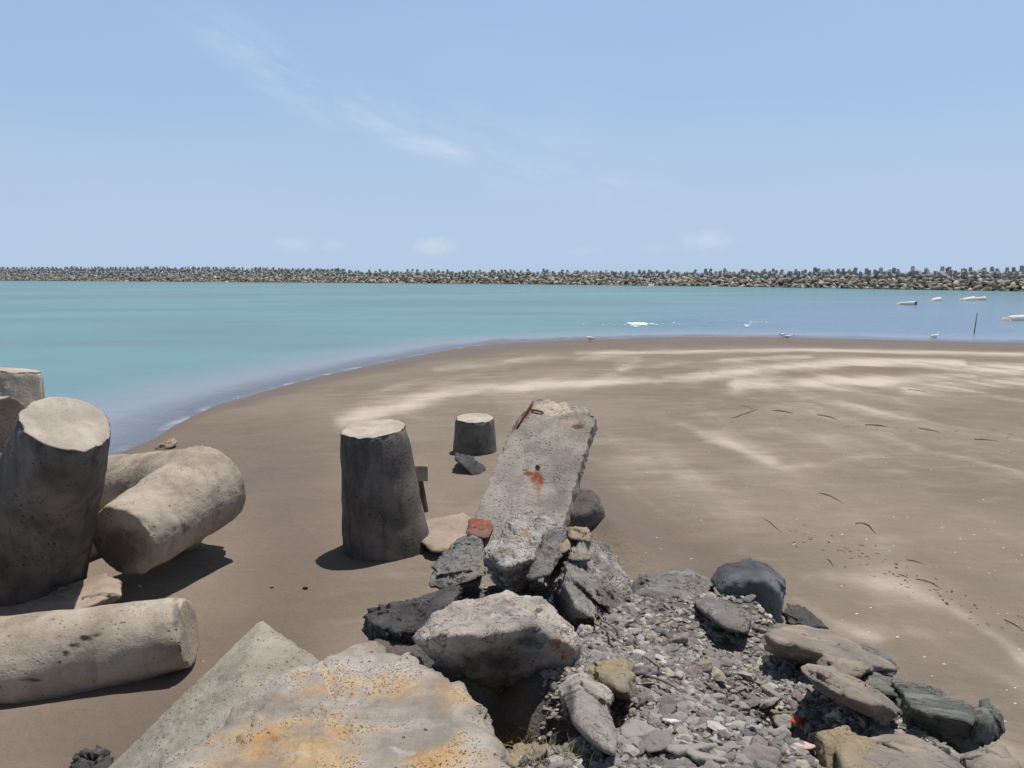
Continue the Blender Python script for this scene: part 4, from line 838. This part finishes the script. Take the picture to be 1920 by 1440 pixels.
# dry twigs on the slope
M_twig = flat_mat('dry_twig', srgb(120, 108, 98), .9, 30, .3); M_stick = flat_mat('wet_driftwood', srgb(70, 60, 53), .9, 25, .35)
def stick(points, r, mat, label, cat='twig', name='twig', lift=-.004, group=None):
    pts = np.array(points, float); t = np.linspace(0, 1, len(pts)); tt = np.linspace(0, 1, 14)
    q_ = (pts[0] * ((1 - tt) ** 2)[:, None] + (2 * pts[len(pts) // 2] - .5 * pts[0] - .5 * pts[-1]) * (2 * tt * (1 - tt))[:, None] + pts[-1] * (tt ** 2)[:, None]) if len(pts) == 3 else np.stack([np.interp(tt, t, pts[:, k]) for k in range(3)], -1); L = np.linalg.norm(q_[-1] - q_[0])
    q_ += np.stack([perlin(q_ * 5 + 3), perlin(q_ * 5 + 8), perlin(q_ * 5 + 13) * .3], -1) * L * .03; q_[:, 2] += lift
    c = q_.mean(0); o = bar(q_, r * (1 - .6 * np.abs(tt * 1.6 - .6) ** 2).clip(.2, 1), mat, None, c, name, 7); o.location = c
    return tag(o, label, cat, group)
for lab, pl in (('long dry twig from the jagged boulder down across the gravel', [(1098, 1158), (1118, 1182), (1145, 1205), (1172, 1222)]), ('thin dry stalk beside the long dry twig', [(1112, 1160), (1135, 1180), (1165, 1202)]), ('short dry stalk over the purple flat stone', [(1208, 1248), (1222, 1258), (1236, 1270)]),
                ('fine dry stem in the middle of the gravel', [(1225, 1290), (1250, 1300), (1272, 1314)])):
    stick([on_mound(*x) for x in pl], .007, M_twig, lab, lift=.05)
# dry grass in front of the hollow
M_grass = flat_mat('dry_grass', srgb(150, 138, 98), .9, 9, .35); VV = []; fs = []
for k in range(420):
    px, py = (rng.normal(960, 30), rng.normal(1405, 12)) if k < 260 else (rng.normal(1010, 50), rng.normal(1425, 14))
    p = on_mound(px, min(py, 1460)); 
    if p is None: continue
    h_ = rng.uniform(.02, .085); d = np.array([rng.normal(0, .5), rng.normal(0, .5), 1.0]); s = np.array([rng.normal(), rng.normal(), 0]); s = s / np.linalg.norm(s) * .0022
    i0 = len(VV); m_ = p + d * h_ * .55; e_ = p + d * h_ + np.array([d[0], d[1], -.3]) * h_ * .5; VV += [p - s, p + s, m_ + s * .8, m_ - s * .8, e_]; fs += [(i0, i0 + 1, i0 + 2, i0 + 3), (i0 + 3, i0 + 2, i0 + 4)]
tag(obj('grass', mesh(VV, fs, False), M_grass), 'dry yellowish grass in front of the dark hollow', 'grass', kind='stuff')
rock('stone', 'tan soil-caked stone at the bottom edge beside the lichen boulder', 'stone', [(955, 1408, 2.7), (1000, 1398, 2.8), (1050, 1405, 2.75), (1060, 1440, 2.5), (1040, 1470, 2.35), (960, 1465, 2.35)], .15, M_tan, sub=5, k=14, chips=10, chip=.1, amp=.09, fq=5, seed=221)

# ---------------------------------------------------------------- things on the sand
for lab, pl, r in (
    ('forked dark stick at the left end of the row of sticks on the sand', [(1374, 784), (1395, 777), (1420, 768)], .022),
    ('second stick from the left in the row across the sand', [(1450, 770), (1470, 772), (1488, 776)], .026),
    ('third stick from the left in the row across the sand', [(1532, 778), (1550, 781), (1570, 787)], .026),
    ('straight thick stick in the middle of the row across the sand', [(1622, 797), (1645, 798), (1666, 801)], .028),
    ('fifth stick from the left in the row across the sand', [(1722, 803), (1745, 807), (1765, 812)], .024),
    ('last stick at the right end of the row across the sand', [(1827, 824), (1850, 825), (1872, 828)], .022),
    ('small stick near the forked stick on the sand', [(1390, 760), (1405, 764), (1412, 770)], .014),
    ('curved thin stick below the pale streak junction', [(1534, 924), (1556, 930), (1580, 944)], .014),
    ('bowed dark stick arching on the open sand', [(1605, 982), (1625, 984), (1642, 1002)], .017),
    ('short dark stick on the sand above the round boulder', [(1550, 1048), (1557, 1054), (1563, 1064)], .012),
    ('upper dark stick of the pair far right of the round boulder', [(1700, 1050), (1718, 1053), (1736, 1060)], .013),
    ('short left stick of the broken pair on the right sand', [(1685, 1077), (1694, 1080), (1705, 1084)], .012),
    ('long right stick of the broken pair on the right sand', [(1717, 1086), (1745, 1093), (1766, 1106)], .014),
    ('dark stick at the right picture edge on the sand', [(1884, 1162), (1900, 1170), (1916, 1180)], .013),
    ('faint thin stick in the pale sand patch', [(1432, 972), (1450, 984), (1466, 1000)], .010),
    ('pale thin stick near the top right of the sand', [(1702, 730), (1724, 733), (1740, 736)], .020)):
    stick([on_sand(*x) for x in pl], r, M_twig if 'pale thin' in lab else M_stick, lab, 'stick', 'driftwood_stick')
rock('rock', 'dark weedy clump of rock on the sand at the bottom left corner', 'rock', [(136, 1440, 4.9), (150, 1410, 5.1), (178, 1397, 5.2), (195, 1405, 5.2), (212, 1430, 5.0), (215, 1460, 4.8), (140, 1465, 4.7)], .2, M_dark, sub=5, k=16, chips=10, chip=.2, amp=.07, fq=6, ridge=.6, seed=231)
p = on_sand(310, 842); rock('driftwood', 'brown piece of driftwood at the water edge behind the slumped tetrapod', 'driftwood', [(284, 848, p[1]), (300, 832, p[1]), (322, 822, p[1] + .3), (335, 824, p[1] + .3), (328, 836, p[1]), (300, 850, p[1] - .1)], .12, M_tan, sub=4, k=20, chips=8, chip=.15, amp=.08, seed=241)
p = on_sand(225, 860); rock('rock', 'dark flat stone at the water edge above the slumped tetrapod', 'rock', [(205, 866, p[1]), (212, 854, p[1]), (238, 850, p[1]), (246, 862, p[1])], .3, M_side, sub=4, k=20, chips=6, chip=.12, amp=.05, seed=242)
for lab, px, py, s in (('small dark lump on the sand right of the lying leg', 572, 1104, .045), ('tiny dark lump on the sand beside the small dark lump', 510, 1102, .028), ('white shell on the sand by the shadow of the slumped tetrapod', 262, 1100, .03)):
    p = on_sand(px, py); put_stone(p, s, lab, M_white if 'white' in lab else M_stick)
VV, FF, off = [], [], 0
for k in range(150):
    px, py = (rng.uniform(1150, 1920), rng.uniform(760, 1400)); p = on_sand(px, py); s = rng.uniform(.008, .02); v = (PEB[k % 14][0] * s) + p; VV.append(v); FF.append(PEB[k % 14][1] + off); off += len(v)
tag(obj('shell_fragments', mesh(np.concatenate(VV), np.concatenate(FF), True), M_white), 'tiny white shell fragments strewn over the sand', 'shells', kind='stuff')
VV, FF, off = [], [], 0
for k in range(200):
    ln = k % 2; t = rng.rand(); px, py = ((1180 + 740 * t, 772 + 46 * t + rng.normal(0, 5)), (1480 + 440 * t, 990 + 190 * t + rng.normal(0, 16)), (rng.uniform(480, 640), rng.uniform(1090, 1180)))[ln]
    p = on_sand(px, py); s_ = rng.uniform(.006, .02) * (1.3 if ln == 0 else 1); v = (PEB[k % 14][0] * [s_ * rng.uniform(1, 2.6), s_, s_ * .5]) @ rotmat(0, 0, rng.uniform(0, 6)).T + p; VV.append(v); FF.append(PEB[k % 14][1] + off); off += len(v)
tag(obj('wrack', mesh(np.concatenate(VV), np.concatenate(FF), True), M_stick), 'fine dark wrack and crumbs scattered in drift lines on the sand', 'wrack', kind='stuff')
# thin pole standing in the shallows
p = Pz(1826, 628, -.1); o = bar([p, p + np.array([.05, 0, .7]), p + np.array([.10, 0, 1.45])], [.035, .03, .022], M_stick, None, p, 'pole'); o.location = p
tag(o, 'thin dark pole standing in the shallow water at the right', 'pole')

# white birds at the water's edge
M_bird = flat_mat('white_feathers', srgb(226, 224, 220), .8, 12, .08); M_wing = flat_mat('grey_feathers', srgb(205, 206, 208), .8, 12, .15); M_beak = flat_mat('beak', srgb(150, 120, 60), .6)
def bird(px, py, scale, yaw, label, bend=0):
    c = on_sand(px, py); e = empty('bird', c, label, 'bird'); e.scale = (scale * .98,) * 3; e.rotation_euler = (0, 0, yaw)
    prof = [(-.27, .20, .006, .03), (-.20, .205, .028, .05), (-.10, .21, .075, .075), (0, .205, .095, .095), (.10, .215, .085, .09), (.16, .245, .060, .065), (.195, .29 - bend, .038, .04), (.22, .335 - bend * 2, .036, .038), (.25, .355 - bend * 2, .042, .04), (.285, .352 - bend * 2, .030, .028), (.305, .347 - bend * 2, .008, .008)]
    th = np.linspace(0, 2 * np.pi, 14, endpoint=False); V = np.concatenate([np.stack([np.full(14, x), w_ * np.cos(th), z + h_ * np.sin(th)], -1) for x, z, w_, h_ in prof])
    fs = [tuple(x) for x in grid_faces(len(prof), 14, True)] + [tuple(range(14)), tuple(range((len(prof) - 1) * 14, len(prof) * 14))[::-1]]
    obj('body', mesh(V, fs, True), M_bird, e)
    z = .347 - bend * 2
    bar([(.30, 0, z), (.345, 0, z - .006), (.37, 0, z - .018)], [.011, .008, .003], M_beak, e, (0, 0, 0), 'beak')
    for s in (-1, 1):
        vw, fw = ico(3); vw = vw * [.19, .018, .06] + [-.06, s * .088, .225]; vw[:, 2] -= .12 * np.clip(-vw[:, 0], -.02, 1) * .4
        obj('wing', mesh(vw, fw, True), M_wing, e)
        bar([(.02, s * .035, .14), (.0, s * .035, .07), (.015, s * .035, 0), (.06, s * .04, .004)], .007, M_beak, e, (0, 0, 0), 'leg')
bird(1467, 634, .95, R(200), 'white bird standing at the water edge, left of a close pair'); bird(1476, 638, 1.0, R(-20), 'white bird standing at the water edge, right of a close pair', .03)
bird(1752, 637, 1.1, R(10), 'lone white bird on the shore near the thin pole'); bird(1107, 641, 1.0, R(170), 'lone grey-white bird on the shore below the breaking wavelet', .03)

# foam of the breaking wavelet
M_foam = flat_mat('foam', srgb(236, 238, 238), .9, 6, .06); VV, FF, off = [], [], 0
for px, py, n_, sx, sy, s_ in ((1196, 607, 70, 12, 1.4, .16), (1225, 605, 25, 22, 1.2, .09), (1400, 610, 10, 4, .9, .10), (1410, 604, 14, 14, .6, .06), (1140, 608, 20, 18, .6, .05)):
    for k in range(n_):
        p = Pz(px + rng.normal(0, sx), py + rng.normal(0, sy), .06); s = s_ * rng.uniform(.5, 1.3); v = PEB[k % 14][0] * [s * 1.6, s, s * .8] + p; VV.append(v); FF.append(PEB[k % 14][1] + off); off += len(v)
tag(obj('foam', mesh(np.concatenate(VV), np.concatenate(FF), True), M_foam), 'white foam on the small breaking wave near the sand spit', 'foam', kind='stuff')

# pale concrete units awash on the right
M_bright = flat_mat('bleached_concrete', srgb(216, 210, 198), .9, 4, .12)
for lab, a_, b_, r in (('pale concrete leg awash, leftmost of those in the lagoon', (1686, 568), (1716, 569), .30), ('small pale concrete stub awash between its longer neighbours', (1746, 562), (1760, 561), .34), ('pale concrete leg awash, left one of the touching pair', (1804, 561), (1824, 560), .36), ('pale concrete leg awash, right one of the touching pair', (1826, 560), (1846, 560), .36), ('large pale concrete leg awash at the right edge of the picture', (1888, 597), (1945, 596), .34)):
    pa, pb = Pz(a_[0], a_[1] + 1.5, .1), Pz(b_[0], b_[1] + 1.5, .1); dd_ = pb - pa; c = (pa + pb) / 2
    e = empty('tetrapod', c, lab, 'tetrapod'); big = 'large' in lab
    leg(e, c, pa + [0, 0, .02], pb + [0, -.15, .10], r * (.75 if big else .6), r, [M_bright, M_end], seed=700, n=28, m=10)
    leg(e, c, pa + [0, 0, -.1], pa + dd_ * .2 + [-.4, .9, -1.4], r * 1.2, r, [M_cap, M_end], seed=701, n=20, m=6)
    leg(e, c, pa + [0, 0, -.1], pa + [-1.0, -.6, -1.2], r * 1.2, r, [M_cap, M_end], seed=702, n=20, m=6)

# ---------------------------------------------------------------- breakwater across the bay
BW = np.array([Pz(x, y, 0)[:2] for x, y in ((-900, 521.5), (-300, 524), (0, 526), (480, 529), (960, 532.5), (1440, 538.5), (1920, 546.5), (2500, 558), (3400, 580))])
sl = np.concatenate([[0], np.cumsum(np.hypot(*np.diff(BW, axis=0).T))])
def bw(s): return np.array([np.interp(s, sl, BW[:, 0]), np.interp(s, sl, BW[:, 1])])
def bwn(s):                                     # seaward normal
    d = bw(min(s + 2, sl[-1])) - bw(max(s - 2, 0)); d /= np.linalg.norm(d); n = np.array([-d[1], d[0]]); return n if n[1] > 0 else -n
TOT = sl[-1]; CREST = 2.35
prof = [(-.6, -1.0), (.2, .0), (3.6, CREST - .35), (4.2, CREST - .1), (4.25, CREST), (6.4, CREST), (6.45, CREST - .2), (16, -1.5)]
ss_ = np.linspace(0, TOT, 260); V = []
for s in ss_:
    p, n = bw(s), bwn(s)
    V += [(p[0] + n[0] * a_, p[1] + n[1] * a_, z) for a_, z in prof]
M_core = flat_mat('breakwater_core', srgb(72, 68, 62), .95, .6, .35); M_crown = flat_mat('crown_wall', srgb(140, 134, 124), .9, .5, .2)
e = empty('breakwater', (*bw(TOT / 2), 0), 'long rubble breakwater closing off the bay', 'breakwater'); L0 = np.array([*bw(TOT / 2), 0])
obj('core', mesh(np.array(V) - L0, grid_faces(260, len(prof)), False), M_core, e)
V2 = []
for s in ss_:
    p, n = bw(s), bwn(s); V2 += [(p[0] + n[0] * a_, p[1] + n[1] * a_, z) for a_, z in ((3.9, CREST - .28), (3.9, CREST + .10), (5.6, CREST + .10), (5.6, CREST - .28))]
obj('crown_wall', mesh(np.array(V2) - L0, grid_faces(260, 4), False), M_crown, e)
M_arm = rock_mat('armour_rock', srgb(144, 137, 124), srgb(178, 170, 154), srgb(124, 119, 112), .9, .2, .6, .8, vary=.38)
M_armr = rock_mat('reddish_armour_rock', srgb(142, 116, 96), srgb(170, 142, 120), srgb(120, 110, 100), .9, .2, .6, .6, vary=.25)
ARM = []
for i in range(10):
    v, f = pebble(800 + i, 3, .62); m = mesh(v, f, True, 'armour_rock'); m.materials.append(M_arm); ARM.append((m, v, f))
rocks = []
s = 2.0
while s < TOT - 2:
    for a_, z in ((-.1, .10), (.9, .62), (1.9, 1.15), (2.9, 1.65), (3.7, 2.0)):
        rocks.append((s + rng.uniform(-.6, .6), a_ + rng.uniform(-.3, .3), z + rng.uniform(-.15, .15), rng.uniform(.65, 1.15) * (1.25 if rng.rand() < .12 else 1)))
    s += rng.uniform(1.15, 1.6)
def bw_pos(s, a_, z): p, n = bw(s), bwn(s); return np.array([p[0] + n[0] * a_, p[1] + n[1] * a_, z])
RW = [(bw_pos(s, a_, z), r) for s, a_, z, r in rocks]
qx, qy, qf = proj(np.array([p for p, r in RW])); dist = np.array([np.linalg.norm(p - CAM) for p, r in RW])
inview = (qx > -10) & (qx < 1930) & (qf > 1)
order = np.argsort(np.where(inview, dist / np.array([r for p, r in RW]), 1e9)); near = set(order[:300].tolist())
VV, FF, off = [], [], 0
for i, (p, r) in enumerate(RW):
    j = rng.randint(10); rot = (rng.normal(0, .35) + .3, rng.normal(0, .3), rng.uniform(0, 6.28))
    if i in near:
        o = bpy.data.objects.new('armour_rock', ARM[j][0]); COL.objects.link(o); o.location = p; o.rotation_euler = rot; o.scale = (r, r * .85, r * .8)
        tag(o, 'tan angular armour rock on the near right stretch of the breakwater slope', 'rock', 'armour rocks on the near stretch of the breakwater')
    else:
        if qx[i] < -700 or qx[i] > 3200: continue
        pv_, pf_ = PEB[rng.randint(14)]
        v = (pv_ * [r, r * .85, r * 1.2]) @ rotmat(*rot).T + p; VV.append(v); FF.append(pf_ + off); off += len(v)
M_far = stone_mat('far_armour_rock', True)
me = mesh(np.concatenate(VV), np.concatenate(FF), True)
nv = len(VV[0]); CC = np.zeros((off, 4)); CC[:, 3] = 1; k0 = 0
pal = [srgb(*c) for c in ((160, 152, 136), (142, 135, 122), (176, 167, 150), (154, 134, 116), (124, 119, 110), (158, 142, 124))]
for v in VV: CC[k0:k0 + len(v), :3] = np.array(pal[rng.randint(6)]) * rng.uniform(.7, 1.2); k0 += len(v)
cattr(me, 'col', CC); tag(obj('armour_rocks', me, M_far), 'armour rocks of the far breakwater stretch reading as one band', 'rocks', kind='stuff')
# tetrapods along the crest
M_tet = concrete_mat('tetrapod_concrete', srgb(136, 137, 136), srgb(166, 164, 160), srgb(110, 109, 107), .8, .3, .3, .5)
TE = []
for i in range(4):
    V, FS, o_ = [], [], 0
    for d in tetra_dirs((rng.normal(0, .08), rng.normal(0, .08), 1), i * .6):
        v, f, mi = leg_mesh(np.zeros(3), d * 1.0, .36, .25, n=12, m=4, rough=.01, chip=0); V.append(v); FS.append(f + o_); o_ += len(v)
    m = mesh(np.concatenate(V), np.concatenate(FS), True, 'tetrapod'); m.materials.append(M_tet); TE.append((m, np.concatenate(V), np.concatenate(FS)))
tl = []; s = 1.0
while s < TOT - 1:
    p = bw(s); d_ = math.hypot(*p); left = sstep(np.array([d_]), 260, 380)[0]
    right = 1 - sstep(np.array([d_]), 170, 250)[0]
    tl.append((s, 6.4 + rng.uniform(-.3, .3), CREST + .42 + right * .35 + rng.uniform(-.1, .2), rng.uniform(1.25, 1.5)))
    if rng.rand() < .75: tl.append((s + .8, 8.0 + rng.uniform(-.4, .4), CREST + .7 + right * .6 + left * .9 + rng.uniform(-.1, .45), rng.uniform(1.15, 1.7)))
    if left > .3 or rng.rand() < .12: tl.append((s + .4, 9.4, CREST + 1.0 + left * 1.5 + rng.uniform(-.2, .4), rng.uniform(1.3, 1.6)))
    s += rng.uniform(1.35, 1.8)
TW = [(bw_pos(s, a_, z), r) for s, a_, z, r in tl]; qx, qy, qf = proj(np.array([p for p, r in TW])); inv = (qx > -5) & (qx < 1925) & (qf > 1)
dist = np.array([np.linalg.norm(p - CAM) for p, r in TW]); near = set(np.argsort(np.where(inv, dist, 1e9))[:300].tolist())
VV, FF, off = [], [], 0
for i, (p, r) in enumerate(TW):
    if qx[i] < -900 or qx[i] > 3300: continue
    j = rng.randint(4); rot = (rng.normal(0, .27), rng.normal(0, .27), rng.uniform(0, 6.28))
    if rng.rand() < .3: rot = (rng.uniform(0, 3.1), rng.uniform(0, 3.1), rot[2])
    if i in near:
        o = bpy.data.objects.new('tetrapod', TE[j][0]); COL.objects.link(o); o.location = p; o.rotation_euler = rot; o.scale = (r,) * 3
        tag(o, 'grey concrete tetrapod in the line along the breakwater crest', 'tetrapod', 'tetrapods lined along the breakwater crest')
    else:
        v = (TE[j][1] * r) @ rotmat(*rot).T + p; VV.append(v); FF.append(TE[j][2] + off); off += len(v)
if VV: tag(obj('tetrapods', mesh(np.concatenate(VV), np.concatenate(FF), True), M_tet), 'farthest crest tetrapods of the breakwater seen as one ragged row', 'tetrapods', kind='stuff')
